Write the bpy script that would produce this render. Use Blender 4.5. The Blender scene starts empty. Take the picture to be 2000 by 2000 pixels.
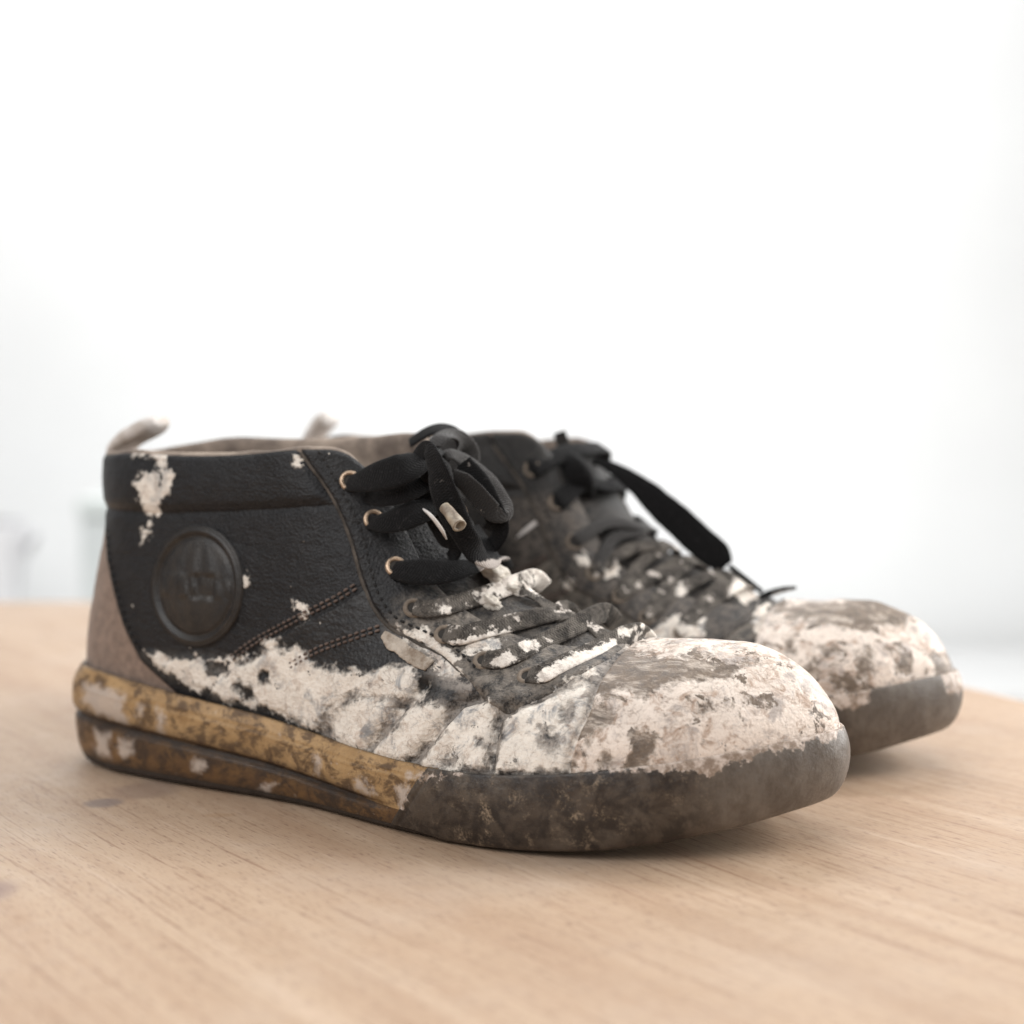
import bpy, bmesh, math, random
import numpy as np
from mathutils import Vector, Matrix
from mathutils.bvhtree import BVHTree

# ------------------------------------------------------------------ camera, world, lamps
CM = 0.01
sc = bpy.context.scene
COL = sc.collection
F_PX, CAM_H, Y_HOR = 3000.0, 12.5, 795.0
PITCH = math.atan((1000 - Y_HOR) / F_PX)
cam = bpy.data.cameras.new('camera')
cam.sensor_width = 36.0
cam.lens = F_PX / 2000 * 36.0
cam.clip_start = 0.02
cam.clip_end = 50
cam.dof.use_dof = True
cam.dof.focus_distance = 0.445
cam.dof.aperture_fstop = 6.4
cam_o = bpy.data.objects.new('camera', cam)
COL.objects.link(cam_o)
cam_o.location = (0, 0, CAM_H * CM)
cam_o.rotation_euler = (math.pi / 2 - PITCH, 0, 0)
sc.camera = cam_o

w = bpy.data.worlds.new('World')
sc.world = w
w.use_nodes = True
w.node_tree.nodes['Background'].inputs[0].default_value = (0.98, 0.975, 0.985, 1)
w.node_tree.nodes['Background'].inputs[1].default_value = 0.28


def area(name, loc, target, sx, sy, power, col=(1, 1, 1)):
    l = bpy.data.lights.new(name, 'AREA')
    l.shape = 'RECTANGLE'
    l.size, l.size_y, l.energy, l.color = sx, sy, power, col
    o = bpy.data.objects.new(name, l)
    COL.objects.link(o)
    o.location = loc
    d = Vector(target) - Vector(loc)
    o.rotation_euler = d.to_track_quat('-Z', 'Y').to_euler()
    return o


area('window_light', (1.75, 0.95, 0.85), (0.02, 0.5, 0.03), 1.3, 1.5, 74, (1.0, 0.985, 0.96))
area('room_fill', (-0.75, -0.45, 1.05), (0.0, 0.47, 0.03), 1.3, 1.1, 17, (1.0, 0.99, 0.98))
area('ceiling_bounce', (-0.1, 0.75, 1.7), (0.0, 0.5, 0.0), 1.8, 1.6, 6, (1.0, 0.99, 0.97))
area('wall_wash', (-0.2, 1.9, 2.3), (-0.2, 3.1, 0.45), 2.2, 0.8, 64, (1.0, 1.0, 1.0))
sc.view_settings.view_transform = 'Standard'
sc.view_settings.look = 'None'
sc.view_settings.exposure = 0.0
sc.view_settings.gamma = 1.0
try:
    sc.cycles.use_denoising = True
    sc.cycles.max_bounces = 6
    sc.cycles.sample_clamp_indirect = 8
except Exception:
    pass

# ------------------------------------------------------------------ shoe frame
YAW = math.radians(30)
AX = np.array([math.cos(YAW), -math.sin(YAW)])
NM = np.array([math.sin(YAW), math.cos(YAW)])
O_NEAR = np.array([-14.742, 56.674])
O_FAR = O_NEAR + 11.15 * NM + 0.45 * AX
CP, SP = math.cos(PITCH), math.sin(PITCH)


def project(loc, org):
    """shoe-local cm -> photograph pixels (where the marks on the shoe were measured)"""
    x = org[0] + loc[:, 0] * AX[0] + loc[:, 1] * NM[0]
    y = org[1] + loc[:, 0] * AX[1] + loc[:, 1] * NM[1]
    z = loc[:, 2] - CAM_H
    fw = CP * y - SP * z
    up = SP * y + CP * z
    return np.stack([1000 + F_PX * x / fw, 1000 - F_PX * up / fw], -1)


def at(px, py, T, org):
    """point measured in the photograph, on the upright plane T of a shoe -> shoe-local cm"""
    v = np.array([(px - 1000) / F_PX, 1.0, -(py - 1000) / F_PX])
    d = np.array([v[0], CP * v[1] + SP * v[2], -SP * v[1] + CP * v[2]])
    num = T + org @ NM
    k = num / (d[:2] @ NM)
    q = d * k
    return np.array([(q[:2] - org) @ AX, T, q[2] + CAM_H])


# ------------------------------------------------------------------ small maths
def hash3(i, j, k, seed):
    n = (i * 374761393 + j * 668265263 + k * 2147483647 + seed * 974634749) & 0xFFFFFFFF
    n = ((n ^ (n >> 13)) * 1274126177) & 0xFFFFFFFF
    n = n ^ (n >> 16)
    return (n & 0xFFFFFF) / float(0xFFFFFF)


def vnoise(p, scale, seed=0):
    q = np.asarray(p) * scale + 100.0
    i = np.floor(q).astype(np.int64)
    f = q - i
    f = f * f * (3 - 2 * f)
    r = 0
    for dx in (0, 1):
        for dy in (0, 1):
            for dz in (0, 1):
                wt = (f[:, 0] if dx else 1 - f[:, 0]) * (f[:, 1] if dy else 1 - f[:, 1]) * (f[:, 2] if dz else 1 - f[:, 2])
                r = r + wt * hash3(i[:, 0] + dx, i[:, 1] + dy, i[:, 2] + dz, seed)
    return r


def fbm(p, scale, octv=4, seed=0):
    r, a, t = 0, 0.5, 0
    for o in range(octv):
        r = r + a * vnoise(p, scale * 2 ** o, seed + o)
        t += a
        a *= 0.5
    return r / t


def sstep(x, a, b):
    t = np.clip((x - a) / (b - a), 0, 1)
    return t * t * (3 - 2 * t)


def poly_sdf(p, poly):
    """signed distance to a polygon, positive inside"""
    poly = np.asarray(poly, float)
    n = len(poly)
    d = np.full(len(p), 1e9)
    ins = np.zeros(len(p), bool)
    for i in range(n):
        a, b = poly[i], poly[(i + 1) % n]
        e = b - a
        v = p - a
        t = np.clip((v @ e) / max(e @ e, 1e-9), 0, 1)
        q = v - t[:, None] * e
        d = np.minimum(d, (q * q).sum(1))
        c = ((a[1] > p[:, 1]) != (b[1] > p[:, 1]))
        xx = (b[0] - a[0]) * (p[:, 1] - a[1]) / (b[1] - a[1] if abs(b[1] - a[1]) > 1e-9 else 1e-9) + a[0]
        ins ^= c & (p[:, 0] < xx)
    d = np.sqrt(d)
    return np.where(ins, d, -d)


def line_dist(p, pts):
    pts = np.asarray(pts, float)
    d = np.full(len(p), 1e9)
    for a, b in zip(pts[:-1], pts[1:]):
        e = b - a
        v = p - a
        t = np.clip((v @ e) / max(e @ e, 1e-9), 0, 1)
        q = v - t[:, None] * e
        d = np.minimum(d, (q * q).sum(1))
    return np.sqrt(d)


def catmull(pts, t, closed=True):
    pts = np.asarray(pts, float)
    n = len(pts)
    i = np.floor(t).astype(int)
    if not closed:
        i = np.clip(i, 0, n - 2)
    f = (t - i)[:, None]

    def g(k):
        return pts[k % n] if closed else pts[np.clip(k, 0, n - 1)]
    p0, p1, p2, p3 = g(i - 1), g(i), g(i + 1), g(i + 2)
    return 0.5 * (2 * p1 + (p2 - p0) * f + (2 * p0 - 5 * p1 + 4 * p2 - p3) * f ** 2 + (3 * p1 - p0 - 3 * p2 + p3) * f ** 3)


def smooth_curve(pts, n):
    pts = np.asarray(pts, float)
    return catmull(pts, np.linspace(0, len(pts) - 1.0001, n), False)


# ------------------------------------------------------------------ node materials
class NT:
    def __init__(self, name):
        self.m = bpy.data.materials.new(name)
        self.m.use_nodes = True
        self.t = self.m.node_tree
        self.b = self.t.nodes['Principled BSDF']
        tc = self.t.nodes.new('ShaderNodeTexCoord')
        mp = self.t.nodes.new('ShaderNodeMapping')
        mp.inputs['Scale'].default_value = (100, 100, 100)
        self.t.links.new(tc.outputs['Object'], mp.inputs['Vector'])
        self.co = mp.outputs[0]
        self.uv = tc.outputs['UV']

    def set(self, sock, v):
        if isinstance(v, (int, float)):
            sock.default_value = v
        elif isinstance(v, (tuple, list)):
            sock.default_value = tuple(v) + ((1,) if len(v) == 3 and len(sock.default_value) == 4 else ())
        else:
            self.t.links.new(v, sock)

    def noise(self, scale, detail=4, rough=0.55, vec=None, dist=0.0, off=None):
        n = self.t.nodes.new('ShaderNodeTexNoise')
        v = vec if vec is not None else self.co
        if off is not None:
            v = self.vmath('ADD', v, off)
        self.t.links.new(v, n.inputs['Vector'])
        n.inputs['Scale'].default_value = scale
        n.inputs['Detail'].default_value = detail
        n.inputs['Roughness'].default_value = rough
        n.inputs['Distortion'].default_value = dist
        return n.outputs['Fac']

    def vnoise(self, scale, detail=3):
        n = self.t.nodes.new('ShaderNodeTexNoise')
        self.t.links.new(self.co, n.inputs['Vector'])
        n.inputs['Scale'].default_value = scale
        n.inputs['Detail'].default_value = detail
        return n.outputs['Color']

    def vmath(self, op, a, b):
        n = self.t.nodes.new('ShaderNodeVectorMath')
        n.operation = op
        self.set(n.inputs[0], a)
        self.set(n.inputs[1], b)
        return n.outputs[0]

    def voro(self, scale, feature='F1', vec=None):
        n = self.t.nodes.new('ShaderNodeTexVoronoi')
        n.feature = feature
        self.t.links.new(vec if vec is not None else self.co, n.inputs['Vector'])
        n.inputs['Scale'].default_value = scale
        return n.outputs['Distance']

    def math(self, op, a, b=0.0, c=None):
        n = self.t.nodes.new('ShaderNodeMath')
        n.operation = op
        self.set(n.inputs[0], a)
        self.set(n.inputs[1], b)
        if c is not None:
            self.set(n.inputs[2], c)
        return n.outputs[0]

    def ramp(self, v, a, b, lo=0.0, hi=1.0, smooth=True):
        n = self.t.nodes.new('ShaderNodeMapRange')
        n.interpolation_type = 'SMOOTHSTEP' if smooth else 'LINEAR'
        n.clamp = True
        self.set(n.inputs[0], v)
        for k, x in zip((1, 2, 3, 4), (a, b, lo, hi)):
            self.set(n.inputs[k], x)
        return n.outputs[0]

    def mix(self, f, a, b):
        n = self.t.nodes.new('ShaderNodeMix')
        n.data_type = 'RGBA'
        self.set(n.inputs[0], f)
        self.set(n.inputs[6], a)
        self.set(n.inputs[7], b)
        return n.outputs[2]

    def attr(self, name):
        n = self.t.nodes.new('ShaderNodeAttribute')
        n.attribute_name = name
        return n.outputs['Fac']

    def bump(self, h, dist=0.001, strength=1.0, prev=None):
        n = self.t.nodes.new('ShaderNodeBump')
        n.inputs['Strength'].default_value = strength
        n.inputs['Distance'].default_value = dist
        self.t.links.new(h, n.inputs['Height'])
        if prev is not None:
            self.t.links.new(prev, n.inputs['Normal'])
        return n.outputs[0]

    def out(self, col, rough, normal=None, spec=0.5, sheen=None):
        self.set(self.b.inputs['Base Color'], col)
        self.set(self.b.inputs['Roughness'], rough)
        self.set(self.b.inputs['Specular IOR Level'], spec)
        if sheen:
            self.b.inputs['Sheen Weight'].default_value = sheen
            self.b.inputs['Sheen Roughness'].default_value = 0.5
        if normal is not None:
            self.t.links.new(normal, self.b.inputs['Normal'])
        return self.m


def plaster_colour(n, warm=(0.87, 0.80, 0.715), cool=(0.27, 0.275, 0.285), stain=(0.38, 0.255, 0.18), seed=0.0, cool_amt=0.55):
    big = n.noise(0.55, 5, 0.6, off=(seed, 3, 1))
    med = n.noise(1.7, 7, 0.66, off=(seed, 9, 4), dist=0.6)
    fine = n.noise(7.5, 5, 0.65, off=(2, seed, 5))
    c = n.mix(n.ramp(big, 0.30, 0.75), warm, tuple(x * 0.86 for x in warm))
    cl = n.noise(1.0, 9, 0.70, off=(seed, 2, 4), dist=0.5)
    c = n.mix(n.math('MULTIPLY', n.ramp(cl, 0.50, 0.64), n.math('ADD', cool_amt, n.math('MULTIPLY', n.attr('ws'), 0.40 if cool_amt > 0.4 else 0.1))), c, cool)
    c = n.mix(n.math('MULTIPLY', n.ramp(n.noise(1.7, 9, 0.74, off=(seed + 5, 1, 8), dist=0.9), 0.49, 0.63), 0.85 if cool_amt == 0.5 else 0.40), c, stain)
    c = n.mix(n.ramp(n.noise(4.5, 8, 0.75, off=(seed + 3, 4, 8), dist=0.5), 0.53, 0.67, 0, 0.7 if cool_amt == 0.5 else 0.45), c, (0.27, 0.19, 0.14))
    warp = n.vmath('ADD', n.co, n.vmath('MULTIPLY', n.vmath('SUBTRACT', n.vnoise(2.2), (0.5, 0.5, 0.5)), (0.7, 0.7, 0.7)))
    ck = n.voro(1.9, 'DISTANCE_TO_EDGE', warp)
    crack = n.math('MULTIPLY', n.ramp(ck, 0.02, 0.004), n.ramp(big, 0.42, 0.58))
    c = n.mix(n.math('MULTIPLY', crack, 0.28), c, (0.25, 0.17, 0.125))
    c = n.mix(n.ramp(fine, 0.56, 0.74, 0, 0.55 if cool_amt == 0.5 else 0.28), c, (0.33, 0.27, 0.22))
    c = n.mix(n.ramp(n.noise(19, 3, 0.7), 0.60, 0.74, 0, 0.4), c, (0.26, 0.20, 0.16))
    return c, big, n.math('SUBTRACT', med, n.math('MULTIPLY', crack, 0.5)), fine


def upper_material(name, base, rough, dust=(0.17, 0.155, 0.14), grain=9.0, grain_d=0.0006, seed=0.0, speck=0.5, spec=0.4, sheen=None, hole=0.60, streak=False, film=False):
    """leather or suede that carries dry plaster where the surface attributes say so"""
    n = NT(name)
    pl, ws = n.attr('pl'), n.attr('ws')
    nm = n.noise(1.5, 4, 0.52, off=(seed, 0, 0), dist=0.2)
    nf = n.noise(6.0, 4, 0.52, off=(seed, 2, 0))
    d = n.math('ADD', pl, n.math('MULTIPLY', n.math('SUBTRACT', nm, 0.5), 0.95))
    d = n.math('ADD', d, n.math('MULTIPLY', n.math('SUBTRACT', nf, 0.5), 0.46))
    hol = n.ramp(n.noise(1.35, 7, 0.7, off=(seed + 11, 4, 2), dist=0.5), hole, hole + 0.05, 0, 0.9)
    d = n.math('SUBTRACT', d, hol)
    mask = n.ramp(d, -0.12, 0.13) if (streak or film) else n.ramp(d, -0.04, 0.07)
    # single dried splashes scattered over the upper
    sp = n.voro(1.55, vec=n.vmath('ADD', n.co, (seed * 3.1, 0.7, 0.2)))
    spm = n.ramp(n.math('ADD', sp, n.math('MULTIPLY', nf, 0.10)), 0.125, 0.10, 0, 1)
    spm = n.math('MULTIPLY', spm, n.ramp(n.noise(0.6, 3, 0.5, off=(seed, 7, 7)), 0.5, 0.62, 0, speck))
    mask = n.math('MAXIMUM', mask, spm)
    pc, big, med, fine = plaster_colour(n, seed=seed, **(dict(cool=(0.40, 0.345, 0.315), cool_amt=0.5, warm=(0.83, 0.72, 0.63)) if streak else {}))
    # dust rubbed into the material
    dn = n.noise(2.6, 8, 0.72, off=(seed, 5, 5), dist=0.3)
    dm = n.math('MULTIPLY', n.ramp(dn, 0.36, 0.58, 0.08, 1.0) if film else n.ramp(dn, 0.32, 0.66), ws)
    tint = n.mix(n.ramp(n.noise(3.0, 6, 0.6, off=(1, 1, seed)), 0.35, 0.7), base, tuple(min(1, c * 1.5 + 0.002) for c in base))
    c = n.mix(dm, tint, dust)
    c = n.mix(n.math('MULTIPLY', n.ramp(n.noise(11.0, 4, 0.7, off=(seed, 5, 9)), 0.60, 0.72), n.math('MULTIPLY', ws, 0.7)), c, (0.42, 0.36, 0.30))
    if streak:      # thin dried film dragged along the toe
        sv = n.vmath('MULTIPLY', n.co, (0.42, 1.3, 1.3))
        s1 = n.noise(1.5, 9, 0.72, vec=sv, off=(seed, 8, 8), dist=0.5)
        s2 = n.noise(5.0, 7, 0.7, vec=sv, off=(seed, 1, 2), dist=0.4)
        film = n.math('MULTIPLY', n.ramp(s1, 0.46, 0.62), n.ramp(s2, 0.40, 0.56, 0.10, 1.0))
        c = n.mix(n.math('MULTIPLY', film, 0.85), c, (0.56, 0.475, 0.40))
        gone = n.math('MULTIPLY', n.ramp(s1, 0.40, 0.30), 0.75)
        mask = n.math('SUBTRACT', mask, n.math('MULTIPLY', gone, n.ramp(s2, 0.35, 0.55)), )
        mask = n.math('MAXIMUM', mask, 0.0)
    c = n.mix(mask, c, pc)
    r = n.ramp(mask, 0, 1, rough, 0.36 if streak else 0.75)
    r = n.math('ADD', r, n.math('MULTIPLY', dm, 0.2))
    g = n.voro(grain, 'F1')
    hb = n.math('ADD', n.math('MULTIPLY', g, 0.5), n.math('MULTIPLY', n.noise(grain * 2.2, 3), 0.5))
    wr = n.noise(2.4, 6, 0.62, vec=n.vmath('MULTIPLY', n.co, (0.55, 1.0, 1.9)), off=(seed, 6, 1), dist=0.5)
    hb = n.math('ADD', hb, n.math('MULTIPLY', wr, 1.1))
    b1 = n.bump(hb, grain_d, 0.75)
    hp = n.math('ADD', n.math('MULTIPLY', mask, 0.55), n.math('MULTIPLY', mask, n.math('ADD', n.math('MULTIPLY', med, 0.9), n.math('MULTIPLY', fine, 0.35))))
    b2 = n.bump(hp, 0.0007, 0.65, b1)
    return n.out(c, r, b2, spec, sheen)


def simple_material(name, col, rough=0.6, var=0.25, scale=2.0, bump=0.0003, spec=0.4, col2=None, metal=0.0):
    n = NT(name)
    f = n.ramp(n.noise(scale, 6, 0.65), 0.3, 0.7)
    c2 = col2 or tuple(x * (1 - var) for x in col)
    b = n.bump(n.noise(scale * 6, 5, 0.65), bump, 0.7)
    n.b.inputs['Metallic'].default_value = metal
    return n.out(n.mix(f, col, c2), rough, b, spec)


# ------------------------------------------------------------------ mesh helpers
def link(name, me, mat, parent=None):
    o = bpy.data.objects.new(name, me)
    COL.objects.link(o)
    if mat is not None:
        me.materials.append(mat)
    if parent is not None:
        o.parent = parent
    return o


def mesh(name, V, F, mat, parent=None, attrs=None, smooth=True, uv=None):
    me = bpy.data.meshes.new(name)
    me.from_pydata((np.asarray(V, float) * CM).tolist(), [], F if isinstance(F, list) else F.tolist())
    if smooth:
        me.polygons.foreach_set('use_smooth', [True] * len(me.polygons))
    for k, a in (attrs or {}).items():
        at_ = me.attributes.new(k, 'FLOAT', 'POINT')
        at_.data.foreach_set('value', np.asarray(a, np.float32))
    if uv is not None:
        l = me.uv_layers.new(name='UVMap')
        vi = np.empty(len(me.loops), int)
        me.loops.foreach_get('vertex_index', vi)
        l.data.foreach_set('uv', np.asarray(uv, np.float32)[vi].ravel())
    me.update()
    return link(name, me, mat, parent)


def thing(name, label, cat, loc=(0, 0, 0), rz=0.0, group=None):
    o = bpy.data.objects.new(name, None)
    COL.objects.link(o)
    o.empty_display_size = 0.02
    o.location = loc
    o.rotation_euler = (0, 0, rz)
    o['label'], o['category'] = label, cat
    if group:
        o['group'] = group
    return o


def clip(V, T, attrs, s):
    """keep the part of a triangle mesh where s > 0, cut exactly along s = 0"""
    ins = s > 0
    cnt = ins[T].sum(1)
    keep = T[cnt == 3].tolist()
    newV, newA, cache = [], {k: [] for k in attrs}, {}
    nV = len(V)

    def cut(a, b):
        key = (a, b) if a < b else (b, a)
        if key in cache:
            return cache[key]
        t = s[a] / (s[a] - s[b])
        newV.append(V[a] + (V[b] - V[a]) * t)
        for k in attrs:
            newA[k].append(attrs[k][a] + (attrs[k][b] - attrs[k][a]) * t)
        cache[key] = nV + len(newV) - 1
        return cache[key]
    for tri in T[(cnt > 0) & (cnt < 3)].tolist():
        out = []
        for i in range(3):
            a, b = tri[i], tri[(i + 1) % 3]
            if ins[a]:
                out.append(a)
            if ins[a] != ins[b]:
                out.append(cut(a, b))
        if len(out) >= 3:
            keep.append([out[0], out[1], out[2]])
        if len(out) == 4:
            keep.append([out[0], out[2], out[3]])
    if newV:
        V2 = np.vstack([V, np.array(newV)])
        A2 = {k: np.concatenate([attrs[k], np.array(newA[k])]) for k in attrs}
    else:
        V2, A2 = V, attrs
    T2 = np.array(keep, int).reshape(-1, 3)
    used = np.unique(T2)
    rm = np.full(len(V2), -1)
    rm[used] = np.arange(len(used))
    return V2[used], rm[T2], {k: a[used] for k, a in A2.items()}


def grid_tris(nu, nv, closed):
    a = np.arange(nu if closed else nu - 1)
    b = np.arange(nv - 1)
    A, B = np.meshgrid(a, b, indexing='ij')
    A, B = A.ravel(), B.ravel()
    A2 = (A + 1) % nu
    p00, p10, p11, p01 = A * nv + B, A2 * nv + B, A2 * nv + B + 1, A * nv + B + 1
    return np.vstack([np.stack([p00, p10, p11], -1), np.stack([p00, p11, p01], -1)])


def vert_normals(V, T):
    n = np.cross(V[T[:, 1]] - V[T[:, 0]], V[T[:, 2]] - V[T[:, 0]])
    N = np.zeros_like(V)
    for k in range(3):
        np.add.at(N, T[:, k], n)
    return N / np.maximum(np.linalg.norm(N, axis=1, keepdims=True), 1e-9)


def ribbon(pts, nrm, width, thick, n=48, round_end=True, wob=0.0, seed=0, flat=True, twist=None):
    """flat woven lace along pts; nrm = direction its flat face looks to, per point. returns V, quads, uv"""
    C = smooth_curve(pts, n)
    Nn = smooth_curve(nrm, n)
    tan = np.gradient(C, axis=0)
    tan /= np.linalg.norm(tan, axis=1, keepdims=True) + 1e-9
    Nn = Nn - (Nn * tan).sum(1, keepdims=True) * tan
    Nn /= np.linalg.norm(Nn, axis=1, keepdims=True) + 1e-9
    B = np.cross(tan, Nn)
    m = 14
    wd = np.broadcast_to(np.asarray(width, float), (n,)) if np.ndim(width) == 0 else smooth_curve(np.asarray(width, float)[:, None], n)[:, 0]
    th = np.broadcast_to(np.asarray(thick, float), (n,)) if np.ndim(thick) == 0 else smooth_curve(np.asarray(thick, float)[:, None], n)[:, 0]
    ln = np.concatenate([[0], np.cumsum(np.linalg.norm(np.diff(C, axis=0), axis=1))])
    V, uv = [], []
    rs = np.random.RandomState(seed)
    ph = rs.rand() * 6
    for i in range(n):
        e = 1.0
        for k in range(m):
            a = 2 * math.pi * k / m
            ca, sa = math.cos(a), math.sin(a)
            x = math.copysign(abs(ca) ** 0.55, ca) * wd[i] / 2 * e
            y = math.copysign(abs(sa) ** 0.75, sa) * th[i] / 2 * e
            y += wob * math.sin(ln[i] * 2.1 + ph) * (x / wd[i])
            V.append(C[i] + B[i] * x + Nn[i] * y)
            uv.append((ln[i], (k / m) * 2 * wd[i]))
    F = [[i * m + k, i * m + (k + 1) % m, (i + 1) * m + (k + 1) % m, (i + 1) * m + k] for i in range(n - 1) for k in range(m)]
    F.append(list(range(m))[::-1])
    F.append([(n - 1) * m + k for k in range(m)])
    return np.array(V), F, uv


def tube(pts, r, n=24, m=12, hollow=0.0):
    C = smooth_curve(pts, n)
    tan = np.gradient(C, axis=0)
    tan /= np.linalg.norm(tan, axis=1, keepdims=True)
    up = np.array([0.3, -0.5, 0.8])
    V = []
    rr = np.broadcast_to(r, (n,)) if np.ndim(r) == 0 else smooth_curve(np.asarray(r, float)[:, None], n)[:, 0]
    for i in range(n):
        a = np.cross(tan[i], up)
        a /= np.linalg.norm(a)
        b = np.cross(tan[i], a)
        for k in range(m):
            t = 2 * math.pi * k / m
            V.append(C[i] + rr[i] * (math.cos(t) * a + math.sin(t) * b))
    F = [[i * m + k, i * m + (k + 1) % m, (i + 1) * m + (k + 1) % m, (i + 1) * m + k] for i in range(n - 1) for k in range(m)]
    base = len(V)
    if hollow > 0:          # open end: a rim and a recessed plug
        for kk, (dd, f) in enumerate([(0.0, hollow), (-0.25, hollow)]):
            for k in range(m):
                V.append(C[-1] + (V[(n - 1) * m + k] - C[-1]) * f + tan[-1] * dd)
        for k in range(m):
            k2 = (k + 1) % m
            F.append([(n - 1) * m + k, (n - 1) * m + k2, base + k2, base + k])
            F.append([base + k, base + k2, base + m + k2, base + m + k])
        F.append([base + m + k for k in range(m)])
    else:
        F.append([(n - 1) * m + k for k in range(m)])
    F.append(list(range(m))[::-1])
    return np.array(V), F


def box_bm(bm, x0, x1, y0, y1, z0, z1):
    r = bmesh.ops.create_cube(bm, size=1)
    for v in r['verts']:
        v.co = Vector(((x0 + x1) / 2 + v.co.x * (x1 - x0), (y0 + y1) / 2 + v.co.y * (y1 - y0), (z0 + z1) / 2 + v.co.z * (z1 - z0)))


def box(name, dims, mat, parent=None, bevel=0.004):
    bm = bmesh.new()
    box_bm(bm, *dims)
    if bevel:
        bmesh.ops.bevel(bm, geom=list(bm.edges), offset=bevel, segments=3, affect='EDGES', profile=0.6)
    me = bpy.data.meshes.new(name)
    bm.to_mesh(me)
    bm.free()
    return link(name, me, mat, parent)


# ------------------------------------------------------------------ room
def wall_mat(name, col, rough=0.7):
    n = NT(name)
    c = n.mix(n.ramp(n.noise(0.03, 4), 0.3, 0.7), col, tuple(x * 0.965 for x in col))
    return n.out(c, rough, n.bump(n.noise(1.2, 5), 0.0006, 0.4), 0.3)


def structure(o):
    o['kind'] = 'structure'
    return o


structure(box('wall', (-4, 4, 3.1, 3.2, -0.75, 2.4), wall_mat('white_wall_paint', (0.86, 0.87, 0.87)), bevel=0))
structure(box('floor', (-4, 4, -1.5, 3.097, -0.85, -0.75), simple_material('pale_floor', (0.42, 0.40, 0.38), 0.5, 0.15, 0.05), bevel=0))

# long low sideboard along the wall, and the two things standing on it
m_side = simple_material('pale_grey_lacquer', (0.70, 0.70, 0.69), 0.5, 0.04, 0.05)
sb = thing('sideboard', 'long low pale grey sideboard along the white wall, out of focus', 'sideboard', (0, 2.75, -0.75))
box('body', (-1.45, 1.75, -0.22, 0.22, 0.06, 0.37), m_side, sb)
box('top_panel', (-1.47, 1.77, -0.24, 0.24, 0.372, 0.40), simple_material('white_top', (0.64, 0.645, 0.645), 0.6, 0.03, 0.05), sb)
for k in range(4):
    d = box('door', (-1.44 + k * 0.797, -0.65 + k * 0.797, -0.242, -0.223, 0.08, 0.36), m_side, sb)
    box('handle', (-0.75 + k * 0.797, -0.735 + k * 0.797, -0.262, -0.243, 0.20, 0.30), simple_material('steel', (0.5, 0.5, 0.5), 0.35, 0.1, 1.0, metal=1.0), d, 0.002)
box('plinth', (-1.40, 1.70, -0.18, 0.18, 0.0, 0.058), m_side, sb)

bx = thing('storage_box', 'grey green lidded box standing on the sideboard, blurred behind the heel', 'box', (-0.645, 2.66, -0.3495))
m_teal = simple_material('grey_green_card', (0.68, 0.72, 0.72), 0.7, 0.1, 0.08)
box('body', (-0.085, 0.10, -0.07, 0.07, 0.0, 0.29), m_teal, bx)
box('lid', (-0.09, 0.105, -0.075, 0.075, 0.292, 0.32), simple_material('grey_green_lid', (0.70, 0.75, 0.735), 0.7, 0.1, 0.08), bx)
bk = thing('fabric_basket', 'low lavender grey basket on the sideboard at the far left', 'basket', (-1.035, 2.66, -0.3495))
m_bask = simple_material('lavender_grey_felt', (0.70, 0.70, 0.715), 0.9, 0.12, 0.3)
bm = bmesh.new()
prof = [(0.0, 0.0), (0.15, 0.0), (0.165, 0.02), (0.19, 0.27), (0.182, 0.273), (0.158, 0.02), (0.0, 0.015)]
rings = []
for r, z in prof:
    rings.append([bm.verts.new((r * math.cos(a), 0.7 * r * math.sin(a), z)) for a in np.linspace(0, 2 * math.pi, 40, endpoint=False)])
for A, B in zip(rings[:-1], rings[1:]):
    for k in range(40):
        bm.faces.new((A[k], A[(k + 1) % 40], B[(k + 1) % 40], B[k]))
bmesh.ops.remove_doubles(bm, verts=bm.verts, dist=1e-5)
me = bpy.data.meshes.new('body')
bm.to_mesh(me)
bm.free()
link('body', me, m_bask, bk)
for s in (-1, 1):
    V, F = tube([(s * 18.2, -3, 22), (s * 20, -2, 25), (s * 20, 2, 25), (s * 18.2, 3, 22)], 0.6, 20, 8)
    mesh('handle', V, F, m_bask, bk)

# ------------------------------------------------------------------ round wooden table
TC, TR = (-28.4, 44.2), 55.0


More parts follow.
